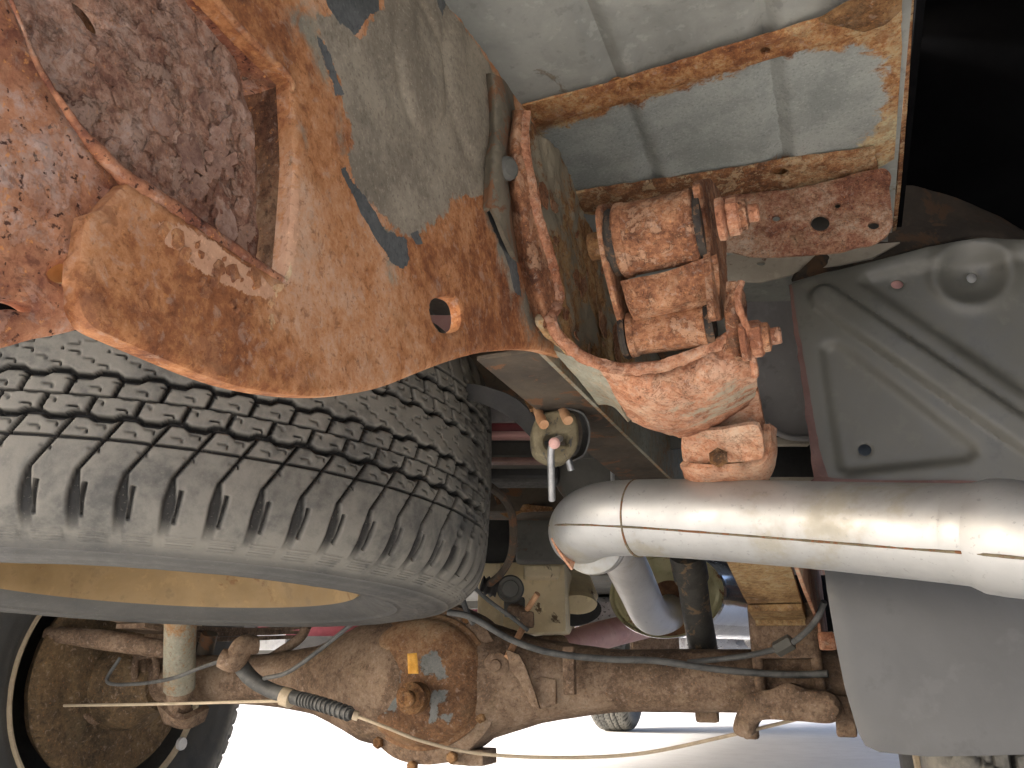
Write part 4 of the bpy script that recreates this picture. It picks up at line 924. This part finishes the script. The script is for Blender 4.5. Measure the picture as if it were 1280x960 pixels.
roadwheel('road_wheel', 'rear wheel at lower left seen from inside, brake backing plate in its rim', LW, 1, M['rubber'])  # rim coloured black to paint the shaded gap round the backing plate
roadwheel('road_wheel', 'rear wheel whose tread shows below the grey mud flap', W(.155, 1.125, -.018), -1, M['blue'], rim=True, RT=.345, fs=.0035)
roadwheel('front_wheel', 'small distant front wheel standing on bright ground beneath the axle', (-1.28, 4.75, .30), 1, M['undergrey'], RT=.30, fs=.01, ts=.006)

# left spring, shock absorbers
l2 = leafpack('leaf_spring', 'leaf spring behind the left shock absorber under the spare wheel', -1.06, M['axle'], 'leaf springs of the rear axle')
s1 = thing('shock_absorber', 'grey brown shock absorber standing on the left end of the axle', 'shock absorber', P(222, 880, 1.28))
tube('body', M['bluish'], s1, [P(226, 740, 1.22), P(224, 860, 1.25)], .0235, n=24, seg=32, amp=.0006, ns=30)
tube('neck', M['axle'], s1, [P(224, 862, 1.25), P(223, 900, 1.25)], [.02, .012], n=10, seg=24, amp=.001)
lathe('eye', M['axle'], s1, P(223, 893, 1.25), (1, -.3, 0), [(.015, -.018), (.017, -.015), (.017, .015), (.015, .018)], 28, amp=.001)
loft('mount_cup', M['axle'], s1, [[P(195, 880, 1.26), P(225, 900, 1.22), P(262, 885, 1.26)], [P(205, 905, 1.27), P(232, 912, 1.24), P(256, 902, 1.27)]], thick=.01, nu=8, nv=20, amp=.001)
s2 = thing('shock_absorber', 'black shock absorber standing in front of the muffler', 'shock absorber', P(872, 800, 1.1))
tube('dust_tube', M['shock'], s2, [P(858, 690, 1.02), P(864, 722, 1.04)], .0225, n=12, seg=32, amp=.0003)
tube('body', M['shock'], s2, [P(864, 716, 1.05), P(870, 760, 1.07), P(880, 816, 1.09)], .0195, n=20, seg=32, amp=.0004)
# ---- clutter on the left backing plate
bk = thing('brake_linkage', 'rusty brake lever and adjuster on the left backing plate', 'brake linkage', P(90, 885, 1.35))
tube('lever', M['axle'], bk, [P(62, 886, 1.33), P(78, 880, 1.30), P(95, 890, 1.31), P(122, 902, 1.33)], [.008, .012, .010, .007], n=24, seg=12, amp=.0015)
tube('adjuster', M['hose'], bk, [P(72, 908, 1.34), P(92, 916, 1.33), P(118, 908, 1.33)], .009, n=14, seg=12, amp=.0015)
tube('wheel_cylinder', M['axle'], bk, [P(165, 828, 1.36), P(160, 872, 1.34)], [.016, .02], n=14, seg=16, amp=.002)
box('bleed_block', M['axle'], bk, P(180, 830, 1.36), (.05, .04, .04), bevel=.006, amp=.002, cuts=5)
tube('u_clip', M['axle'], bk, [P(168, 860, 1.33), P(170, 825, 1.32), P(178, 820, 1.32), P(194, 822, 1.32), P(196, 862, 1.32)], .006, n=40, seg=10, amp=.0006)
# ================================================================ CABLES AND LINES
cb = thing('brake_cable', 'thin tan handbrake cable sagging under the differential from one wheel to the other', 'cable', P(400, 880, 1.1))
tube('left_wire', M['rodtan'], cb, [P(80, 882, 1.27), P(200, 880, 1.2), P(355, 876, 1.1)], .0022, n=30, seg=8)
tube('sheath', M['hose'], cb, [P(297, 826, 1.14), P(312, 846, 1.12), P(336, 862, 1.10), P(362, 870, 1.08), P(400, 880, 1.05), P(440, 893, 1.02)], [.011, .011, .010, .0095, .008, .007], n=120, seg=14, amp=.0004)
V0 = catmull([tuple(P(372, 873, 1.07)), tuple(P(400, 880, 1.05)), tuple(P(442, 894, 1.02))], 15)
for i in range(1, 14): lathe('coil', M['hose'], cb, V0[i], Vector(V0[min(14, i + 1)] - V0[i - 1]), [(.006, -.0028), (.0098, -.0016), (.0098, .0006), (.006, .0018)], 14)
lathe('clamp', M['rodtan'], cb, P(360, 872, 1.08), P(370, 874, 1.08) - P(350, 868, 1.09), [(.009, -.009), (.0125, -.008), (.0125, .006), (.009, .008)], 14, amp=.0008)
lathe('ferrule', M['rodtan'], cb, P(443, 894, 1.02), P(450, 896, 1.02) - P(440, 893, 1.02), [(.0055, -.002), (.006, 0), (.006, .005), (.003, .006)], 14)
tube('right_wire', M['rodtan'], cb, [P(443, 894, 1.02), P(480, 908, 1.0), P(530, 927, 1.0), P(600, 942, 1.0), P(700, 947, .99), P(800, 942, .98), P(900, 922, .96), P(980, 903, .94), P(1050, 885, .92)], .0022, n=90, seg=8)
ln = thing('brake_line', 'dark brake hose lying along the top of the axle', 'hose', P(700, 820, 1.03))
tube('hose', M['hose'], ln, [P(560, 765, 1.04), P(590, 772, 1.03), P(640, 800, 1.02), P(690, 816, 1.01), P(760, 824, 1.0), P(820, 826, .99), P(900, 837, .975), P(980, 843, .955), P(1035, 842, .93)], .0042, n=90, seg=12, amp=.0003)
tube('branch', M['hose'], ln, [P(1030, 752, .86), P(1022, 772, .87), P(1005, 792, .89), P(980, 808, .92), P(930, 820, .97), P(860, 828, 1.0)], .0035, n=60, seg=10)
tube('left_branch', M['hose'], ln, [P(300, 818, 1.12), P(250, 835, 1.16), P(215, 848, 1.19), P(170, 855, 1.24), P(134, 852, 1.26), P(150, 822, 1.28)], .0028, n=50, seg=10)
tube('middle_branch', M['hose'], ln, [P(330, 848, 1.1), P(360, 840, 1.08), P(400, 812, 1.06), P(440, 780, 1.05), P(462, 764, 1.06)], .003, n=50, seg=10)
lathe('fitting', M['undergrey'], ln, P(980, 807, .915), Vector((1, -.2, .5)), [(.006, -.012), (.009, -.01), (.009, .01), (.006, .012)], 6)
tube('upright_hose', M['undercoat'], ln, [P(612, 608, .98), P(632, 625, 1.02), P(641, 650, 1.05), P(640, 690, 1.1), P(628, 715, 1.15), P(612, 730, 1.18)], .0055, n=40, seg=10)
tube('wire', M['hose'], ln, [P(588, 730, 1.1), P(610, 750, 1.12), P(640, 772, 1.12), P(660, 788, 1.12)], .003, n=30, seg=8)
tube('wire', M['hose'], ln, [P(575, 740, 1.06), P(584, 765, 1.05), P(592, 780, 1.04)], .004, n=20, seg=8)
tube('tee_pipe', M['axle'], ln, [P(276, 822, 1.12), P(292, 826, 1.12), P(305, 808, 1.13), P(322, 806, 1.14)], [.013, .016, .016, .012], n=24, seg=14, amp=.001)

# ================================================================ PARTS AROUND THE DRIVELINE
gb = thing('gearbox_housing', 'dusty beige cast housing between spare wheel and muffler', 'housing', P(665, 745, 1.5))
def pbox(name, mat, parent, x0, y0, x1, y1, d, dep, **k):
    a, b = P(x0, (y0 + y1) / 2, d), P(x1, (y0 + y1) / 2, d); c = P((x0 + x1) / 2, (y0 + y1) / 2, d); hgt = (P(x0, y0, d) - P(x0, y1, d)).length
    return box(name, mat, parent, c + cF * dep / 2, ((b - a).length, dep, hgt), rot=Matrix((cR, cF, cU)).transposed(), **k)
def upbox(name, mat, parent, x0, y0, x1, y1, d, dep, yaw=0, **k):
    a, b = P(x0, (y0 + y1) / 2, d), P(x1, (y0 + y1) / 2, d); c = P((x0 + x1) / 2, (y0 + y1) / 2, d); hgt = (P(x0, y0, d) - P(x0, y1, d)).length
    h = Vector((cF.x, cF.y, 0)).normalized(); rt = h.cross(Vector((0, 0, 1)))
    if yaw: rm = Matrix.Rotation(yaw, 3, 'Z'); h = rm @ h; rt = rm @ rt
    return box(name, mat, parent, c + h * dep / 2, ((b - a).length, dep, hgt), rot=Matrix((rt, h, Vector((0, 0, 1)))).transposed(), **k)
upbox('casting', M['beige'], gb, 604, 702, 708, 790, 1.45, .22, yaw=R(-8), bevel=.012, amp=.002, cuts=7)
upbox('casting_rib', M['beige'], gb, 596, 704, 626, 800, 1.43, .05, yaw=R(-8), bevel=.008, amp=.002, cuts=4)
lathe('neck', M['beige'], gb, P(722, 756, 1.50), cF, [(.036, 0), (.038, .01), (.036, .05), (.045, .06), (.045, .2)], 36, amp=.001, sy=.5)
lathe('gasket', M['rubber'], gb, P(712, 762, 1.52), Vector((cF.x, cF.y, 0)), [(.06, -.01), (.06, .02)], 30, sy=.5)
upbox('fin', M['beige'], gb, 655, 706, 700, 722, 1.42, .06, bevel=.006, amp=.001, cuts=4)
lk = thing('load_sensing_valve', 'grey round valve with a bent rusty rod linked down to the axle', 'valve', P(640, 745, 1.2))
lathe('valve_body', M['undergrey'], lk, P(638, 736, 1.2), -ray(638, 736), [(.019, -.02), (.0205, .004), (.018, .008), (.013, .006), (.012, .009), (0, .010)], 36, amp=.0006)
upbox('valve_foot', M['undergrey'], lk, 630, 746, 656, 770, 1.2, .03, bevel=.005, amp=.001, cuts=4)
lathe('boot', M['rubber'], lk, P(612, 733, 1.2), P(625, 735, 1.2) - P(605, 730, 1.2), [(.007, -.014), (.014, -.012), (.010, -.008), (.015, -.004), (.011, 0), (.016, .004), (.012, .008), (.014, .012)], 20)
tube('link_rod', M['rodrust'], lk, [P(634, 822, 1.08), P(648, 796, 1.12), P(658, 776, 1.15)], .0048, n=12, seg=10, amp=.0004)
tube('rod_tip', M['rodrust'], lk, [P(659, 762, 1.15), P(672, 742, 1.14)], .0045, n=8, seg=10, amp=.0005)
upbox('rod_clamp', M['axle'], lk, 650, 764, 668, 784, 1.14, .02, bevel=.004, amp=.001, cuts=3)
tube('arm', M['axle'], lk, [P(640, 762, 1.18), P(652, 766, 1.16), P(662, 774, 1.15)], .009, n=12, seg=10, amp=.001)
ds = thing('driveshaft', 'dusty pink driveshaft seen between the gearbox and the muffler', 'driveshaft', P(780, 795, 1.6))
tube('shaft', M['pink'], ds, [P(700, 812, 1.5), P(760, 792, 1.62), P(890, 762, 1.9)], .028, n=16, seg=28, amp=.0006)
tube('yoke', M['axle'], ds, [AX(-.574, .1, 0), P(640, 826, 1.42), P(700, 812, 1.5)], [.05, .035, .03], n=14, seg=24, amp=.002)
en = thing('engine_clutter', 'bright metal sump, pipes and brackets far forward under the engine', 'engine', P(800, 780, 2.4))
upbox('sump', M['alloy'], en, 722, 745, 800, 800, 2.3, .2, bevel=.02, amp=.004, cuts=6)
upbox('pan', M['alloy'], en, 860, 770, 960, 822, 2.3, .2, bevel=.03, amp=.008, cuts=8)
for k in range(26):
    x = random.uniform(700, 960); y = random.uniform(735, 812)
    tube('engine_pipe', random.choice([M['alloy'], M['chrome'], M['pale'], M['axle'], M['hose']]), en, [P(x, y, 2.2), P(x + random.uniform(-20, 20), y + random.uniform(-16, 16), 2.15), P(x + random.uniform(-40, 50), y + random.uniform(-20, 10), 2.25)], random.uniform(.008, .02), n=16, seg=12, amp=.002)
upbox('bracket', M['axle'], en, 790, 794, 850, 818, 2.05, .05, bevel=.01, amp=.004, cuts=5)
# ---- transverse members and panels beyond the spare wheel
xm = thing('rear_crossmember', 'brown dusty pressed crossmember above the right edge of the spare wheel', 'crossmember', W(-.5, .8, .3))
sheet('face', M['undercoat'], xm, PY(.82), [(500, 470), (600, 430), (760, 420), (790, 470), (800, 540), (742, 560), (715, 552), (690, 548), (655, 510), (610, 492), (575, 482), (520, 490)], thick=.005, step=.005, smooth=False, amp=.0015, ns=30)
loft('bracing_strap', M['rubber'], xm, [[P(572, 478, .80), P(610, 484, .79), P(650, 502, .78), P(690, 548, .76)], [P(576, 498, .80), P(606, 506, .79), P(640, 524, .78), P(672, 556, .76)]], thick=.006, nu=8, nv=30, amp=.0006)
upbox('stiffener', M['undercoat'], xm, 700, 460, 722, 550, .78, .03, bevel=.005, amp=.0012, cuts=5)
loft('torn_flange', M['dark_rust'], xm, [[P(655, 500, .79), P(680, 494, .78), P(700, 505, .78)], [P(662, 512, .77), P(684, 508, .765), P(700, 515, .77)]], thick=.003, nu=6, nv=16, amp=.002, ns=90)
sheet('lower_face', M['undergrey'], xm, PY(.95), [(700, 552), (760, 545), (870, 535), (870, 558), (790, 566), (740, 572), (700, 575)], thick=.004, step=.006, smooth=False, amp=.0006, holes=[ell(752, 551, 14, 3.5)])
for (x0, y0, x1, y1, d, m_) in ((560, 545, 700, 577, 1.02, 'undergrey'), (560, 577, 700, 600, 1.05, 'rubber')):
    upbox('inner_rail', M[m_], xm, x0, y0, x1, y1, d, .06, bevel=.01, amp=.001, cuts=3)
rp = thing('body_side', 'strip of red and pink body paint seen past the edge of the spare wheel', 'body panel', P(640, 545, 2.0))
upbox('red_strip', M['red'], rp, 590, 528, 700, 540, 1.0, .02, bevel=.003)
upbox('pink_strip', M['pink'], rp, 590, 538, 700, 546, .99, .02, bevel=.003)
upbox('pink_edge', M['redrim'], rp, 590, 571, 690, 577, .98, .02, bevel=.002)
upbox('pink_panel', M['pink'], rp, 525, 392, 600, 425, .95, .01, bevel=.002)
upbox('pale_back', M['lilac'], rp, 560, 505, 700, 527, 1.0, .02, bevel=.003)
md = thing('frame_crossmember', 'dark boxed frame members with rusty fittings between the tyre and the exhaust elbow', 'crossmember', P(650, 640, 1.3))
upbox('upper_box', M['undercoat'], md, 596, 597, 860, 640, 1.25, .08, bevel=.008, amp=.0015, cuts=5)
upbox('black_box', M['undergrey'], md, 645, 632, 760, 700, 1.30, .06, bevel=.008, amp=.001, cuts=4)
upbox('dark_plate', M['rubber'], md, 560, 632, 660, 704, 1.5, .03, bevel=.004)
sheet('rust_fitting', M['dark_rust'], md, PY(1.15), [(612, 603), (640, 600), (642, 625), (636, 632), (660, 630), (690, 634), (690, 638), (650, 640), (636, 648), (622, 640), (600, 640), (614, 630)], thick=.006, step=.004, smooth=False, amp=.0015)
tube('thin_pipe', M['dark_rust'], md, [P(605, 600, 1.1), P(616, 612, 1.1), P(624, 630, 1.1)], .003, n=14, seg=8)
lathe('round_cover', M['undergrey'], md, P(740, 590, 1.1), -ray(740, 590), [(.055, -.05), (.052, .0), (.045, .006), (0, .008)], 40, amp=.001)
tube('cover_strap', M['rodsteel'], md, [P(752, 562, 1.02), P(764, 580, 1.03), P(766, 602, 1.05)], .003, n=16, seg=8)
tube('tank_strap', M['rubber'], md, [P(790, 610, 1.1), P(800, 585, 1.1), P(830, 570, 1.1), P(860, 562, 1.1)], .004, n=30, seg=8)
upbox('tank_panel', M['undergrey'], md, 760, 562, 900, 605, 1.35, .1, bevel=.02, amp=.001, cuts=4)
upbox('dark_panel', M['rubber'], md, 930, 535, 1030, 606, 1.0, .02, bevel=.004)
upbox('pale_strip', M['cream'], md, 960, 596, 1018, 602, .93, .01, bevel=.001)
upbox('pale_strip', M['cream'], md, 962, 546, 1012, 556, .95, .01, bevel=.001)
tk = thing('fuel_tank', 'dark underside of the tank and floor filling the space above the gearbox', 'fuel tank', P(700, 680, 2.3))
box('shell', M['undergrey'], tk, W(-.65, 2.2, .30), (1.4, .5, .16), bevel=.04, amp=.003, cuts=6)
box('skid', M['undercoat'], tk, W(-.2, 1.9, .22), (.5, .8, .03), bevel=.01, amp=.002, cuts=4)
cf = thing('cab_floor', 'dark painted cab floor stretching away over the driveline', 'floor', W(-.6, 4, .4))
box('floor_pan', M['undergrey'], cf, W(-.6, 4.1, .34), (1.75, 3.2, .02), bevel=.005, amp=.004, cuts=8, ns=6)
box('sill', M['red'], cf, W(-1.48, 3.4, .24), (.05, 2.6, .16), bevel=.02)
box('sill', M['red'], cf, W(.30, 3.4, .24), (.05, 2.6, .16), bevel=.02)
box('bulkhead', M['undercoat'], cf, W(-.6, 5.2, .22), (1.7, .04, .26), bevel=.01)
tb = thing('left_bedside', 'dark red inside of the left bedside glimpsed under the spare wheel', 'body panel', W(-1.5, 1.5, .1))
upbox('panel', M['red'], tb, 240, 770, 460, 796, 2.5, .03, bevel=.004)
upbox('painted_daylight', M['white'], tb, 312, 792, 356, 812, 2.45, .01, bevel=.004)  # white slab painted as daylight showing through the gap
upbox('dark_well', M['rubber'], tb, 60, 740, 320, 812, 2.4, .03, bevel=.004)
upbox('dark_well', M['rubber'], tb, 356, 796, 480, 838, 2.4, .03, bevel=.004)
tube('dust_brace', M['axle'], tb, [P(60, 792, 1.3), P(130, 800, 1.28), P(210, 812, 1.27)], [.012, .016, .014], n=20, seg=14, amp=.001)
tube('dust_brace', M['axle'], tb, [P(330, 828, 1.3), P(372, 800, 1.3), P(384, 782, 1.3)], .008, n=20, seg=12, amp=.001)
tube('dust_brace', M['undercoat'], tb, [P(262, 792, 1.35), P(256, 818, 1.35), P(250, 850, 1.35)], .014, n=12, seg=12, amp=.001)
# right spring shackle side rust near the flap
rs = thing('flap_bracket', 'narrow rusty bracket beside the upper left corner of the mud flap', 'bracket', P(1035, 760, .85))
sheet('strap', M['pale'], rs, PX(-.030), [(996, 700), (1030, 700), (1034, 740), (1040, 780), (1042, 812), (1030, 812), (1026, 780), (1010, 740)], thick=.004, step=.003, smooth=False, amp=.001, ns=80)
upbox('hook', M['pale'], rs, 1026, 790, 1046, 812, .88, .01, bevel=.003, amp=.0008, cuts=3)
upbox('gap_shade_sheet', M['rubber'], rs, 1000, 720, 1060, 860, 1.25, .02, bevel=.003)  # added black slab, stands in for shade in the gap
